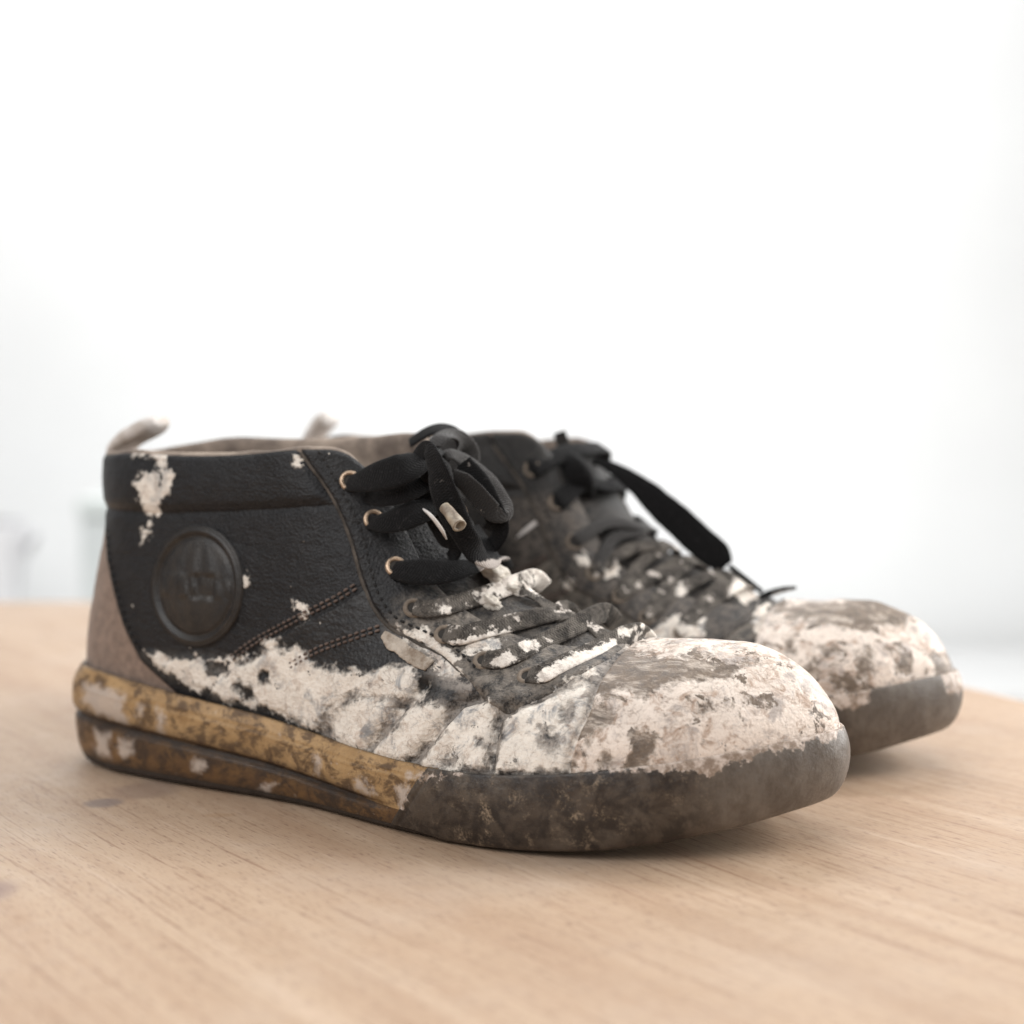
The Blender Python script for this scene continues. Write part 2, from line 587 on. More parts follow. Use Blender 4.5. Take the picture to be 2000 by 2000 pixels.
def wood_material():
    n = NT('oiled_pale_wood')
    geo = n.t.nodes.new('ShaderNodeMapping')
    geo.inputs['Rotation'].default_value = (0, 0, math.radians(53))
    n.t.links.new(n.co, geo.inputs['Vector'])
    v = geo.outputs[0]
    # slow bending of the grain
    wv = n.t.nodes.new('ShaderNodeTexNoise')
    n.t.links.new(v, wv.inputs['Vector'])
    wv.inputs['Scale'].default_value = 0.03
    wv.inputs['Detail'].default_value = 2
    bend = n.vmath('MULTIPLY', n.vmath('SUBTRACT', wv.outputs['Color'], (0.5, 0.5, 0.5)), (0.0, 3.0, 0.0))
    v = n.vmath('ADD', v, bend)
    long1 = n.vmath('MULTIPLY', v, (0.045, 1.0, 1.0))
    long2 = n.vmath('MULTIPLY', v, (0.10, 1.0, 1.0))
    broad = n.noise(0.42, 4, 0.55, vec=n.vmath('MULTIPLY', v, (0.10, 1.0, 1.0)))
    band = n.noise(1.5, 5, 0.6, vec=long1)
    fib = n.noise(9.5, 5, 0.62, vec=n.vmath('MULTIPLY', v, (0.022, 1.0, 1.0)), off=(3, 7, 0))
    pore = n.noise(20.0, 3, 0.5, vec=long2, off=(9, 1, 0))
    c = n.mix(n.ramp(broad, 0.28, 0.72), (0.455, 0.33, 0.23), (0.395, 0.272, 0.182))
    c = n.mix(n.ramp(band, 0.42, 0.72, 0, 0.40), c, (0.34, 0.215, 0.14))
    c = n.mix(n.ramp(band, 0.30, 0.44, 0.30, 0.0), c, (0.58, 0.45, 0.345))
    c = n.mix(n.ramp(fib, 0.56, 0.67, 0, 0.75), c, (0.25, 0.145, 0.09))
    c = n.mix(n.ramp(fib, 0.28, 0.42, 0.25, 0.0), c, (0.60, 0.48, 0.38))
    c = n.mix(n.ramp(pore, 0.57, 0.68, 0, 0.75), c, (0.18, 0.10, 0.07))
    # cloudy wear of the oil finish, and the stains by the heel
    wear = n.noise(0.16, 5, 0.6)
    c = n.mix(n.ramp(wear, 0.45, 0.75, 0, 0.35), c, (0.50, 0.405, 0.325))
    sep = n.t.nodes.new('ShaderNodeSeparateXYZ')
    n.t.links.new(n.co, sep.inputs[0])
    nz = n.math('MULTIPLY', n.math('SUBTRACT', n.noise(0.8, 5, 0.6), 0.5), 0.9)

    def spot(cx, cy, rx, ry, amt, col, c):
        dx = n.math('DIVIDE', n.math('SUBTRACT', sep.outputs[0], cx), rx)
        dy = n.math('DIVIDE', n.math('SUBTRACT', sep.outputs[1], cy), ry)
        d = n.math('SQRT', n.math('ADD', n.math('MULTIPLY', dx, dx), n.math('MULTIPLY', dy, dy)))
        return n.mix(n.ramp(n.math('ADD', d, nz), 1.25, 0.55, 0, amt), c, col)
    c = spot(-12.9, 47.9, 0.62, 0.62, 0.65, (0.16, 0.13, 0.13), c)
    c = spot(-12.0, 49.5, 1.25, 1.3, 0.55, (0.24, 0.165, 0.13), c)
    c = spot(-13.6, 38.9, 0.8, 1.1, 0.6, (0.20, 0.13, 0.12), c)
    c = spot(-9.0, 46.4, 0.5, 0.25, 0.35, (0.36, 0.22, 0.12), c)
    r = n.ramp(n.noise(1.2, 5, 0.6), 0.3, 0.7, 0.46, 0.60)
    h = n.math('ADD', n.math('MULTIPLY', fib, 0.6), n.math('MULTIPLY', pore, 0.5))
    return n.out(c, r, n.bump(h, 0.0004, 0.5), 0.5)


m_wood = wood_material()
tb = thing('round_table', 'round pale wooden table with straight grain under the worn shoes', 'table', (0, 0, -0.75))
bm = bmesh.new()
prof = [(0, 0), (40, 0), (TR - 0.9, 0), (TR - 0.35, -0.12), (TR - 0.08, -0.45), (TR, -1.0), (TR, -1.8), (TR - 0.3, -2.4), (TR - 1.0, -2.7), (TR - 5, -2.7), (0, -2.7)]
NS = 160
rings = []
for r, z in prof:
    if r == 0:
        rings.append([bm.verts.new((TC[0] * CM, TC[1] * CM, 0.75 + z * CM))])
    else:
        rings.append([bm.verts.new(((TC[0] + r * math.cos(2 * math.pi * k / NS)) * CM, (TC[1] + r * math.sin(2 * math.pi * k / NS)) * CM, 0.75 + z * CM)) for k in range(NS)])
for A, B in zip(rings[:-1], rings[1:]):
    for k in range(NS):
        k2 = (k + 1) % NS
        if len(A) == 1:
            bm.faces.new((A[0], B[k], B[k2]))
        elif len(B) == 1:
            bm.faces.new((A[k], B[0], A[k2]))
        else:
            bm.faces.new((A[k], B[k], B[k2], A[k2]))
bmesh.ops.recalc_face_normals(bm, faces=bm.faces)
for f in bm.faces:
    f.smooth = True
me = bpy.data.meshes.new('tabletop')
bm.to_mesh(me)
bm.free()
link('tabletop', me, m_wood, tb)
V, F = tube([(TC[0], TC[1], 4), (TC[0], TC[1], 30), (TC[0], TC[1], 72.2)], [6.5, 4.2, 5.5], 24, 24)
mesh('pedestal', V, F, m_wood, tb)
for k in range(3):
    a = k * 2.094 + 0.5
    ca, sa = math.cos(a), math.sin(a)
    V, F = tube([(TC[0] + 4 * ca, TC[1] + 4 * sa, 12), (TC[0] + 20 * ca, TC[1] + 20 * sa, 7), (TC[0] + 36 * ca, TC[1] + 36 * sa, 2.0)], [3.0, 2.4, 1.9], 20, 12)
    mesh('foot', V, F, m_wood, tb)

# ------------------------------------------------------------------ the shoe: base form
PLAN_S = [-.15, .25, 1.2, 3, 5, 7.5, 10, 12, 13.4, 14.9, 16.5, 18.3, 20, 21.3, 22.3, 24, 25.7, 27.1, 27.85]
LAT_T = [0, 2.0, 3.15, 3.8, 4.05, 4.12, 4.1, 4.25, 4.5, 4.85, 5.15, 5.35, 5.25, 5.0, 4.7, 4.0, 2.9, 1.5, 0]
MED_T = [0, 2.0, 3.1, 3.7, 3.85, 3.75, 3.6, 3.65, 3.9, 4.25, 4.6, 4.9, 5.0, 4.95, 4.75, 4.15, 3.1, 1.6, 0]
# top line of the upper (S, |T|, z), and the two handles that shape each rib
TOP = [(0.5, 0, 10.8), (0.9, 1.1, 10.75), (2.0, 2.0, 10.8), (3.6, 2.65, 10.88), (5.4, 2.95, 10.85), (7.5, 3.05, 10.85), (9.5, 3.05, 10.95),
       (11.3, 2.9, 11.1), (12.5, 2.3, 10.85), (13.6, 1.75, 9.3), (15.2, 1.9, 7.0), (17.2, 1.9, 5.8), (19.3, 1.6, 5.25), (20.9, .9, 5.15),
       (21.9, 0, 5.38), (23.2, 0, 5.5), (24.0, 0, 5.52), (24.5, 0, 5.52), (24.6, 0, 5.52)]
HP = [(-.15, 0, 2.6), (-.12, .1, 2.6), (-.05, .1, 2.6), (0, .2, 2.6), (0, .25, 2.6), (0, .25, 2.6), (0, .25, 2.6), (0, .2, 2.5), (0, 0, 2.3),
      (0, -.1, 1.9), (0, -.25, 1.4), (0, -.3, 1.1), (0, -.2, 1.2), (0, -.1, 1.4), (0, 0, 1.6), (.03, 0, 1.6), (-.03, .0, 1.35), (-.08, .0, 1.1), (-.1, 0, 1.0)]
HR = [(.95, 0, -1.7), (.75, 0, -1.9), (.2, .1, -2.5), (0, .3, -2.6), (0, .3, -2.6), (0, .3, -2.6), (0, .3, -2.6), (.1, .4, -2.6), (.25, .8, -2.4),
      (.3, 1.1, -1.6), (.3, 1.3, -1.0), (.2, 1.5, -.8), (.1, 1.6, -.6), (.1, 2.0, -.3), (.1, 2.2, -.05), (.5, 2.0, 0), (.75, 1.1, 0), (1.05, .52, 0), (1.2, 0, 0)]


def interp(x, xs, ys):
    xs, ys = np.asarray(xs, float), np.asarray(ys, float)
    i = np.clip(np.searchsorted(xs, x) - 1, 0, len(xs) - 2)
    m = np.gradient(ys, xs)
    h = xs[i + 1] - xs[i]
    t = np.clip((x - xs[i]) / h, 0, 1)
    return ((2 * t ** 3 - 3 * t ** 2 + 1) * ys[i] + (t ** 3 - 2 * t ** 2 + t) * h * m[i] + (-2 * t ** 3 + 3 * t ** 2) * ys[i + 1] + (t ** 3 - t ** 2) * h * m[i + 1])


def sole_top(S):
    return interp(S, [-1, 0, 3, 6, 10, 13, 16, 18.5, 21.5, 24, 26, 27.9, 29], [3.55, 3.5, 3.38, 3.1, 2.68, 2.3, 2.1, 2.12, 2.38, 2.75, 3.1, 3.42, 3.5])


def sole_bot(S):
    return interp(S, [-1, 0, 1, 2.5, 5, 18, 20, 22, 24, 26, 28, 29], [.5, .36, .12, 0.0, 0, 0, .04, .17, .42, .78, 1.25, 1.4])


def loop36(lat, sgn_first):
    """half tables (19 stations heel->toe) to one closed loop of 36 stations, camera side first"""
    return lat


def build_base(near_lat):
    A = LAT_T if near_lat else MED_T
    B = MED_T if near_lat else LAT_T
    za, zb = (0.0, 0.35) if near_lat else (0.35, 0.0)
    plan, top, hp, hr = [], [], [], []
    idx = list(range(19)) + list(range(17, 0, -1))
    for j, k in enumerate(idx):
        first = j < 19
        sg = -1 if first else 1
        t = (A if first else B)[k]
        plan.append((PLAN_S[k], sg * t))
        lift = (za if first else zb) * (1.0 if 3 <= k <= 8 else 0.5 if k in (2, 9) else 0)
        top.append((TOP[k][0], sg * TOP[k][1], TOP[k][2] + lift))
        hp.append((HP[k][0], sg * HP[k][1], HP[k][2]))
        hr.append((HR[k][0], sg * HR[k][1], HR[k][2]))
    return plan, top, hp, hr


UPS = 24           # samples per station
NU, NV = 36 * UPS, 118


def plan_curve(plan, n):
    t = np.linspace(0, 36, n, endpoint=False)
    C = catmull(plan, t)
    tan = np.roll(C, -1, 0) - np.roll(C, 1, 0)
    tan /= np.linalg.norm(tan, axis=1, keepdims=True)
    nrm = np.stack([tan[:, 1], -tan[:, 0]], -1)       # outward (camera side first, heel to toe)
    if nrm[n // 4, 1] > 0:
        nrm = -nrm
    return C, nrm


def upper_surface(tabs):
    plan, top, hp, hr = tabs
    t = np.linspace(0, 36, NU, endpoint=False)
    C, nr = plan_curve(plan, NU)
    P2 = C - nr * (0.44 - 0.20 * sstep(C[:, 0], 15, 20) + 0.11 * sstep(C[:, 0], 23.5, 27.5))[:, None]
    P = np.concatenate([P2, (sole_top(C[:, 0]) - 0.16)[:, None]], 1)
    R, H1, H2 = catmull(top, t), catmull(hp, t), catmull(hr, t)
    v = np.linspace(0, 1, NV)
    v = v[None, :, None]
    b0, b1, b2, b3 = (1 - v) ** 3, 3 * v * (1 - v) ** 2, 3 * v * v * (1 - v), v ** 3
    G = P[:, None] * b0 + (P + H1)[:, None] * b1 + (R + H2)[:, None] * b2 + R[:, None] * b3
    return G, R


# panels as outlines in side view (S, z) -------------------------------------------------
HEEL = [(-2, 9.15), (1.5, 9.05), (2.05, 8.3), (2.45, 7.4), (3.15, 6.3), (3.85, 5.1), (4.75, 3.95), (6.3, 3.05), (6.5, 2), (-2, 2)]
COLLAR = [(-2, 8.95), (0.5, 8.95), (3, 8.9), (5.5, 8.92), (9, 9.12), (12.7, 9.42), (12.7, 14), (-2, 14)]
EYE = [(11.0, 12.2), (11.05, 11.1), (11.7, 10.3), (12.35, 9.45), (12.95, 8.4), (13.5, 7.2), (14.0, 6.4), (14.7, 5.75), (15.6, 5.35), (16.6, 4.95), (17.4, 4.5), (18.05, 4.1),
       (18.7, 3.72), (19.2, 3.62), (19.7, 3.8), (20.4, 4.25), (21.1, 4.68), (21.32, 4.95), (21.35, 5.3), (21.3, 5.9), (20, 7.5), (18, 14)]
VAMP = [(13.7, 6.9), (12.9, 6.35), (11.5, 5.65), (9.9, 4.85), (8.6, 3.95), (7.6, 2.9), (7.4, 0), (23, 0), (23, 7), (14.6, 7.6)]


def toe_sdf(L):
    return L[:, 0] - (21.62 + 0.12 * np.sin(L[:, 2] * 2.0) + 0.10 * np.clip(3.4 - L[:, 2], 0, 2))


# where the dry plaster sits on the near shoe, as measured in the photograph (2000 px frame)
NEAR_PL = [
    [(288, 1272), (312, 1274), (330, 1288), (345, 1279), (385, 1284), (430, 1284), (470, 1282), (474, 1302), (503, 1292), (530, 1272), (560, 1267), (592, 1272), (616, 1290),
     (640, 1305), (670, 1315), (700, 1309), (740, 1318), (775, 1305), (806, 1308), (826, 1330), (822, 1356), (842, 1336), (850, 1346), (835, 1372), (800, 1372), (700, 1356), (650, 1385), (636, 1425), (590, 1412), (550, 1392), (520, 1380), (480, 1370), (450, 1374), (430, 1357), (400, 1347), (350, 1332), (318, 1312)],
    [(640, 1388), (700, 1365), (770, 1372), (790, 1392), (752, 1430), (714, 1478), (668, 1458)], [(800, 1398), (850, 1378), (880, 1392), (850, 1438), (812, 1486), (780, 1500), (728, 1486), (762, 1440)],
    [(905, 1388), (932, 1376), (972, 1382), (972, 1420), (960, 1508), (890, 1508), (830, 1502), (868, 1450), (885, 1410)],
    [(998, 1412), (1060, 1376), (1115, 1350), (1158, 1320), (1152, 1400), (1130, 1470), (1114, 1512), (972, 1512), (980, 1460)],
    [(1165, 1372), (1205, 1358), (1262, 1378), (1300, 1352), (1400, 1330), (1470, 1310), (1560, 1295), (1610, 1345), (1660, 1430), (1585, 1470), (1500, 1486), (1400, 1500), (1300, 1510),
     (1275, 1512), (1262, 1485), (1290, 1448), (1272, 1422), (1240, 1440), (1222, 1512), (1118, 1516), (1140, 1430)],
    [(1215, 1272), (1300, 1240), (1500, 1245), (1570, 1300), (1480, 1318), (1380, 1300), (1290, 1296)],
    [(800, 1252), (830, 1234), (862, 1258), (897, 1300), (912, 1326), (872, 1332), (846, 1302)],
    [(782, 1225), (800, 1240), (812, 1262), (790, 1250)],
    [(875, 1238), (940, 1248), (990, 1262), (962, 1295), (915, 1282)],
    [(278, 945), (298, 926), (332, 908), (348, 928), (340, 960), (326, 985), (310, 1014), (292, 1002), (281, 975)],
    [(266, 868), (300, 866), (318, 878), (330, 896), (262, 896)],
    [(284, 1040), (303, 1028), (300, 1048), (283, 1062)],
    [(474, 1120), (484, 1122), (490, 1148), (474, 1142)],
    [(477, 1283), (498, 1280), (500, 1292), (482, 1294)],
    [(588, 1172), (600, 1180), (606, 1205), (590, 1212), (582, 1190)],
    [(380, 1272), (395, 1270), (396, 1284), (382, 1284)],
    [(582, 898), (592, 900), (590, 914), (580, 912)],
    [(515, 1252), (550, 1248), (545, 1262), (515, 1264)],
    [(1560, 1300), (1600, 1330), (1660, 1430), (1600, 1462), (1560, 1400), (1535, 1330)],
]
NEAR_WS = [  # dusty, rubbed areas
    [(290, 1278), (440, 1288), (470, 1300), (460, 1365), (330, 1318)], [(560, 1340), (700, 1325), (800, 1325), (810, 1385), (640, 1400)],
    [(620, 1390), (700, 1365), (790, 1370), (830, 1390), (790, 1510), (720, 1490), (640, 1450)],
    [(800, 1380), (1000, 1360), (1160, 1300), (1130, 1520), (800, 1520)],
    [(780, 1180), (880, 1140), (1010, 1090), (1300, 1240), (1180, 1300), (1010, 1420), (880, 1360), (760, 1230)],
    [(1120, 1250), (1700, 1200), (1700, 1500), (1100, 1530)],
]
NEAR_SOLE_PL = [
    [(168, 1334), (215, 1342), (250, 1360), (246, 1388), (258, 1424), (228, 1414), (190, 1398), (166, 1372)],
    [(274, 1372), (284, 1376), (282, 1402), (272, 1400)], [(312, 1382), (326, 1384), (328, 1420), (320, 1440), (308, 1428), (314, 1405)],
    [(186, 1424), (218, 1434), (216, 1484), (190, 1470)], [(232, 1442), (264, 1446), (262, 1470), (248, 1484), (232, 1476)],
    [(376, 1482), (398, 1478), (406, 1496), (390, 1514), (376, 1504)], [(505, 1534), (540, 1532), (532, 1548), (505, 1545)],
    [(618, 1474), (630, 1472), (634, 1500), (626, 1522), (618, 1505)], [(690, 1516), (712, 1522), (736, 1552), (722, 1562), (696, 1540)],
    [(772, 1536), (800, 1540), (796, 1582), (780, 1578)],
    [(790, 1512), (905, 1512), (900, 1520), (800, 1522)], 
    [(1120, 1480), (1300, 1475), (1420, 1462), (1500, 1450), (1640, 1405), (1650, 1420), (1600, 1452), (1500, 1472), (1430, 1490), (1390, 1512), (1340, 1504), (1200, 1506), (1120, 1506)],
]
FAR_PL = [
    [(1480, 1185), (1560, 1215), (1660, 1235), (1760, 1230), (1800, 1195), (1870, 1250), (1900, 1350), (1800, 1340), (1700, 1346), (1640, 1362), (1560, 1370), (1470, 1300)],
    [(1500, 1160), (1600, 1150), (1700, 1165), (1640, 1185), (1540, 1195)],
    [(1445, 1105), (1480, 1118), (1485, 1160), (1455, 1182), (1420, 1160)],
    [(1325, 1230), (1370, 1220), (1380, 1260), (1330, 1265)], [(1260, 1240), (1330, 1215), (1340, 1280), (1250, 1280)],
    [(1120, 1090), (1148, 1088), (1150, 1112), (1124, 1112)], [(1176, 1116), (1204, 1116), (1206, 1140), (1178, 1140)], [(1322, 1140), (1346, 1140), (1344, 1166), (1320, 1164)],
    [(1100, 1140), (1120, 1140), (1122, 1160), (1102, 1160)], [(585, 845), (625, 850), (620, 885), (585, 885)],
]
LACE_PL = [
    [(905, 905), (918, 908), (916, 924), (906, 920)], [(848, 936), (868, 940), (864, 952), (848, 948)], [(960, 918), (972, 926), (966, 936)],
    [(925, 1100), (985, 1090), (1020, 1120), (1014, 1165), (985, 1180), (955, 1150)], [(920, 1160), (962, 1155), (990, 1190), (948, 1198)], [(1020, 1136), (1068, 1140), (1078, 1166), (1030, 1162)],
    [(880, 1258), (945, 1240), (995, 1230), (1000, 1245), (905, 1268)], [(955, 1290), (1000, 1270), (1012, 1290), (985, 1312), (955, 1312)], [(1015, 1255), (1050, 1245), (1050, 1272), (1025, 1280)],
    [(1050, 1318), (1110, 1282), (1150, 1270), (1150, 1288), (1080, 1335), (1050, 1340)], [(1112, 1290), (1175, 1260), (1200, 1262), (1160, 1296), (1118, 1310)], [(1165, 1258), (1200, 1252), (1215, 1265), (1180, 1285)],
    [(850, 1188), (880, 1185), (880, 1200), (852, 1202)], [(1165, 1190), (1200, 1205), (1195, 1225), (1170, 1212)], [(1205, 1228), (1232, 1230), (1228, 1246), (1206, 1244)],
]
NEAR_HOLES = [
    [(1152, 1398), (1186, 1384), (1198, 1410), (1166, 1428)], [(1056, 1430), (1085, 1436), (1100, 1458), (1086, 1482), (1062, 1462)], [(1102, 1394), (1122, 1388), (1120, 1414), (1100, 1418)],
    [(1348, 1398), (1380, 1384), (1388, 1398), (1356, 1410)], [(1456, 1382), (1476, 1374), (1472, 1390)], [(1180, 1458), (1196, 1480), (1186, 1502), (1170, 1490)],
    [(1148, 1445), (1160, 1440), (1156, 1470), (1144, 1475)], [(935, 1450), (952, 1448), (948, 1464), (934, 1462)], [(415, 1300), (450, 1298), (446, 1318), (420, 1318)],
    [(516, 1312), (534, 1310), (530, 1324), (518, 1324)], [(470, 1340), (496, 1352), (508, 1372), (484, 1366)], [(860, 1470), (905, 1484), (900, 1505), (866, 1506)],
]
FAR_HOLES = [
    [(1555, 1310), (1590, 1290), (1602, 1320), (1582, 1352)], [(1622, 1322), (1662, 1318), (1668, 1352), (1630, 1352)], [(1658, 1284), (1700, 1278), (1708, 1320), (1670, 1328)],
    [(1738, 1295), (1772, 1288), (1778, 1316), (1744, 1322)], [(1815, 1290), (1872, 1278), (1885, 1324), (1828, 1334)], [(1585, 1202), (1640, 1184), (1765, 1172), (1775, 1206), (1680, 1226), (1598, 1224)],
    [(1522, 1194), (1582, 1197), (1584, 1212), (1526, 1210)], [(1530, 1255), (1556, 1250), (1552, 1280), (1532, 1278)], [(1600, 1275), (1640, 1268), (1650, 1280), (1610, 1290)],
]
FAR_WS = [
    [(1450, 1130), (2000, 1100), (2000, 1450), (1440, 1400)],
    [(1150, 1050), (1300, 1060), (1480, 1170), (1480, 1320), (1180, 1300), (1100, 1150)],
    [(560, 800), (850, 800), (830, 930), (560, 930)],
    [(960, 980), (1120, 960), (1300, 1040), (1250, 1260), (1040, 1220)],
]
FAR_SOLE_PL = [[(1600, 1365), (1700, 1345), (1690, 1380), (1640, 1385)], [(1830, 1310), (1930, 1280), (1930, 1340), (1850, 1360)]]

# materials --------------------------------------------------------------------------------
M = {}
M['leather'] = upper_material('black_leather', (0.0029, 0.0030, 0.0044), 0.40, grain=11.0, grain_d=0.0006, seed=1, speck=0.55, spec=0.38)
M['leather_far'] = upper_material('black_leather_dusty', (0.0060, 0.0053, 0.0050), 0.52, dust=(0.12, 0.10, 0.085), grain=11.0, grain_d=0.0006, seed=4, speck=0.8)
M['vamp'] = upper_material('creased_vamp_leather', (0.0042, 0.0042, 0.0052), 0.40, dust=(0.34, 0.30, 0.265), grain=7.0, seed=2, speck=0.9, hole=0.61, film=True)
M['eyestay'] = upper_material('eyestay_leather', (0.0031, 0.0031, 0.0043), 0.40, dust=(0.215, 0.185, 0.155), grain=11.0, seed=7, speck=0.9, hole=0.64)
M['vamp_far'] = upper_material('dusty_vamp_leather', (0.0085, 0.0075, 0.0070), 0.55, dust=(0.17, 0.145, 0.12), grain=7.0, seed=9, speck=0.9, hole=0.61)
M['toe'] = upper_material('toe_cap_rubber', (0.085, 0.062, 0.045), 0.42, dust=(0.20, 0.15, 0.11), grain=12.0, grain_d=0.0002, seed=3, speck=0.9, hole=0.56, spec=0.5, streak=True)
M['suede'] = upper_material('brown_suede', (0.19, 0.135, 0.105), 0.9, dust=(0.25, 0.19, 0.15), grain=16.0, grain_d=0.0004, seed=5, speck=0.2, spec=0.15, sheen=0.25)
M['lining'] = simple_material('worn_brown_lining', (0.40, 0.325, 0.265), 0.9, 0.6, 0.55, 0.0006, 0.2, col2=(0.14, 0.112, 0.095))
M['insole'] = simple_material('dark_insole', (0.05, 0.045, 0.04), 0.9)
M['tab'] = simple_material('grey_tan_webbing', (0.52, 0.465, 0.42), 0.85, 0.3, 1.2, 0.0006, 0.2, col2=(0.78, 0.745, 0.72))
M['eyelet'] = simple_material('brassy_eyelet', (0.62, 0.46, 0.33), 0.38, 0.3, 3.0, 0.0002, 0.5, metal=0.85)
M['eyelet_dusty'] = simple_material('dusty_eyelet', (0.25, 0.20, 0.155), 0.7, 0.4, 3.0, 0.0004, 0.4)
M['badge'] = simple_material('black_rubber_badge', (0.028, 0.023, 0.019), 0.40, 0.4, 1.6, 0.0003, 0.5, col2=(0.010, 0.009, 0.009))
M['thread'] = simple_material('dusty_thread', (0.17, 0.125, 0.105), 0.85, 0.4, 3.0)
M['thread_dark'] = simple_material('black_thread', (0.014, 0.013, 0.013), 0.7, 0.3, 3.0)
M['piping'] = simple_material('raw_leather_edge', (0.12, 0.10, 0.083), 0.75, 0.75, 1.6, 0.0005)
M['outsole'] = simple_material('dirty_outsole', (0.055, 0.042, 0.034), 0.75, 0.45, 1.5, 0.0006)
M['aglet'] = simple_material('cream_plastic_tip', (0.46, 0.40, 0.31), 0.35, 0.4, 2.5, 0.0002, 0.5, col2=(0.16, 0.12, 0.09))
M['flake'] = simple_material('dry_plaster_flake', (0.72, 0.66, 0.58), 0.85, 0.2, 3.0, 0.0012, 0.2)
M['crud'] = simple_material('dirty_plaster_strip', (0.20, 0.14, 0.095), 0.8, 0.4, 1.6, 0.0014, 0.3, col2=(0.62, 0.55, 0.47))


def lace_material(name, col, dusty, sheen=None):
    n = NT(name)
    mp = n.t.nodes.new('ShaderNodeSeparateXYZ')
    n.t.links.new(n.uv, mp.inputs[0])
    wv = n.math('MULTIPLY', n.math('SINE', n.math('MULTIPLY', mp.outputs[0], 70.0)), n.math('SINE', n.math('MULTIPLY', mp.outputs[1], 60.0)))
    fz = n.noise(14, 4, 0.7)
    d1 = n.noise(2.0, 7, 0.7, dist=0.5)
    c = n.mix(n.ramp(fz, 0.4, 0.75), col, tuple(x * 1.6 + 0.0015 for x in col))
    if dusty:
        pld = n.math('ADD', n.attr('pl'), n.math('MULTIPLY', n.math('SUBTRACT', n.noise(2.6, 8, 0.68), 0.5), 0.95))
        crust = n.ramp(pld, -0.03, 0.05)
        c = n.mix(n.ramp(d1, 0.36, 0.62, 0.12, 0.95 * dusty), c, (0.165, 0.145, 0.125))
        c = n.mix(n.ramp(n.noise(1.5, 7, 0.60, off=(4, 2, 1)), 0.70 - 0.15 * dusty, 0.73 - 0.13 * dusty), c, n.mix(fz, (0.72, 0.65, 0.58), (0.48, 0.43, 0.39)))
        c = n.mix(n.ramp(n.noise(9, 5, 0.7, off=(1, 2, 8)), 0.60, 0.68, 0, 0.7 * dusty), c, (0.45, 0.39, 0.33))
    else:
        c = n.mix(n.ramp(n.noise(1.8, 7, 0.7, off=(3, 3, 3), dist=0.6), 0.70, 0.78, 0, 0.4), c, (0.20, 0.18, 0.17))
        c = n.mix(n.ramp(n.math('ADD', n.attr('pl'), n.math('MULTIPLY', n.math('SUBTRACT', n.noise(5, 5, 0.6), 0.5), 0.25)), -0.02, 0.05, 0, 0.8), c, (0.52, 0.46, 0.42))
        c = n.mix(n.ramp(n.noise(7, 6, 0.7, off=(3, 1, 3)), 0.55, 0.75, 0, 0.30), c, (0.10, 0.092, 0.095))
    h = n.math('ADD', n.math('MULTIPLY', wv, 0.25), n.math('MULTIPLY', fz, 0.6))
    if dusty:
        c = n.mix(crust, c, n.mix(n.ramp(n.noise(4.0, 6, 0.7), 0.45, 0.65), (0.80, 0.74, 0.67), (0.52, 0.46, 0.41)))
        h = n.math('ADD', n.math('MULTIPLY', h, n.math('SUBTRACT', 1.0, n.math('MULTIPLY', crust, 0.85))), n.math('MULTIPLY', crust, n.math('ADD', 0.8, n.noise(3.5, 6, 0.65))))
    return n.out(c, 0.85, n.bump(h, 0.0006, 0.8), 0.2, sheen)


M['lace'] = lace_material('black_cotton_lace', (0.0028, 0.0025, 0.0028), 0, 0.06)
M['lace_grey'] = lace_material('greyed_cotton_lace', (0.0065, 0.006, 0.0068), 0.12, 0.22)
M['lace_dusty'] = lace_material('plastered_cotton_lace', (0.016, 0.014, 0.013), 0.8)


def foxing_material(name, c1, c2, dark, seed, darken):
    n = NT(name)
    pl = n.attr('pl')
    st = n.vmath('MULTIPLY', n.co, (0.75, 0.85, 1.15))
    a = n.noise(0.9, 7, 0.68, off=(seed, 0, 0), dist=0.4)
    b = n.noise(1.7, 8, 0.72, vec=st, off=(seed, 3, 0), dist=0.4)
    f = n.noise(9, 5, 0.7, off=(seed, 3, 3))
    c = n.mix(n.ramp(a, 0.32, 0.70), c1, c2)
    c = n.mix(n.ramp(b, 0.50 - darken, 0.66 - darken, 0, 0.85), c, dark)
    c = n.mix(n.ramp(f, 0.56, 0.72, 0, 0.6), c, tuple(x * 0.7 for x in dark))
    c = n.mix(n.ramp(n.noise(3.6, 6, 0.7, off=(seed, 9, 0)), 0.63, 0.70, 0, 0.75), c, (0.46, 0.37, 0.30))
    d = n.math('ADD', pl, n.math('MULTIPLY', n.math('SUBTRACT', n.noise(2.6, 8, 0.72), 0.5), 0.8))
    m = n.ramp(d, -0.08, 0.16, 0, 0.80)
    c = n.mix(m, c, n.mix(f, (0.66, 0.58, 0.51), (0.45, 0.36, 0.30)))
    dirt = n.attr('ws')
    c = n.mix(n.math('MULTIPLY', dirt, n.ramp(n.noise(1.6, 6, 0.7, off=(7, seed, 0)), 0.25, 0.6, 0.6, 1)), c, (0.028, 0.019, 0.014))
    h = n.math('ADD', n.math('MULTIPLY', b, 0.5), n.math('MULTIPLY', f, 0.4))
    return n.out(c, n.ramp(b, 0.3, 0.7, 0.30, 0.52), n.bump(h, 0.0006, 0.6), 0.45)


M['fox_up'] = foxing_material('ochre_gum_band', (0.45, 0.29, 0.14), (0.30, 0.18, 0.078), (0.075, 0.042, 0.022), 1, 0.06)
M['fox_low'] = foxing_material('dirty_gum_band', (0.20, 0.105, 0.038), (0.085, 0.046, 0.024), (0.032, 0.020, 0.014), 6, 0.06)


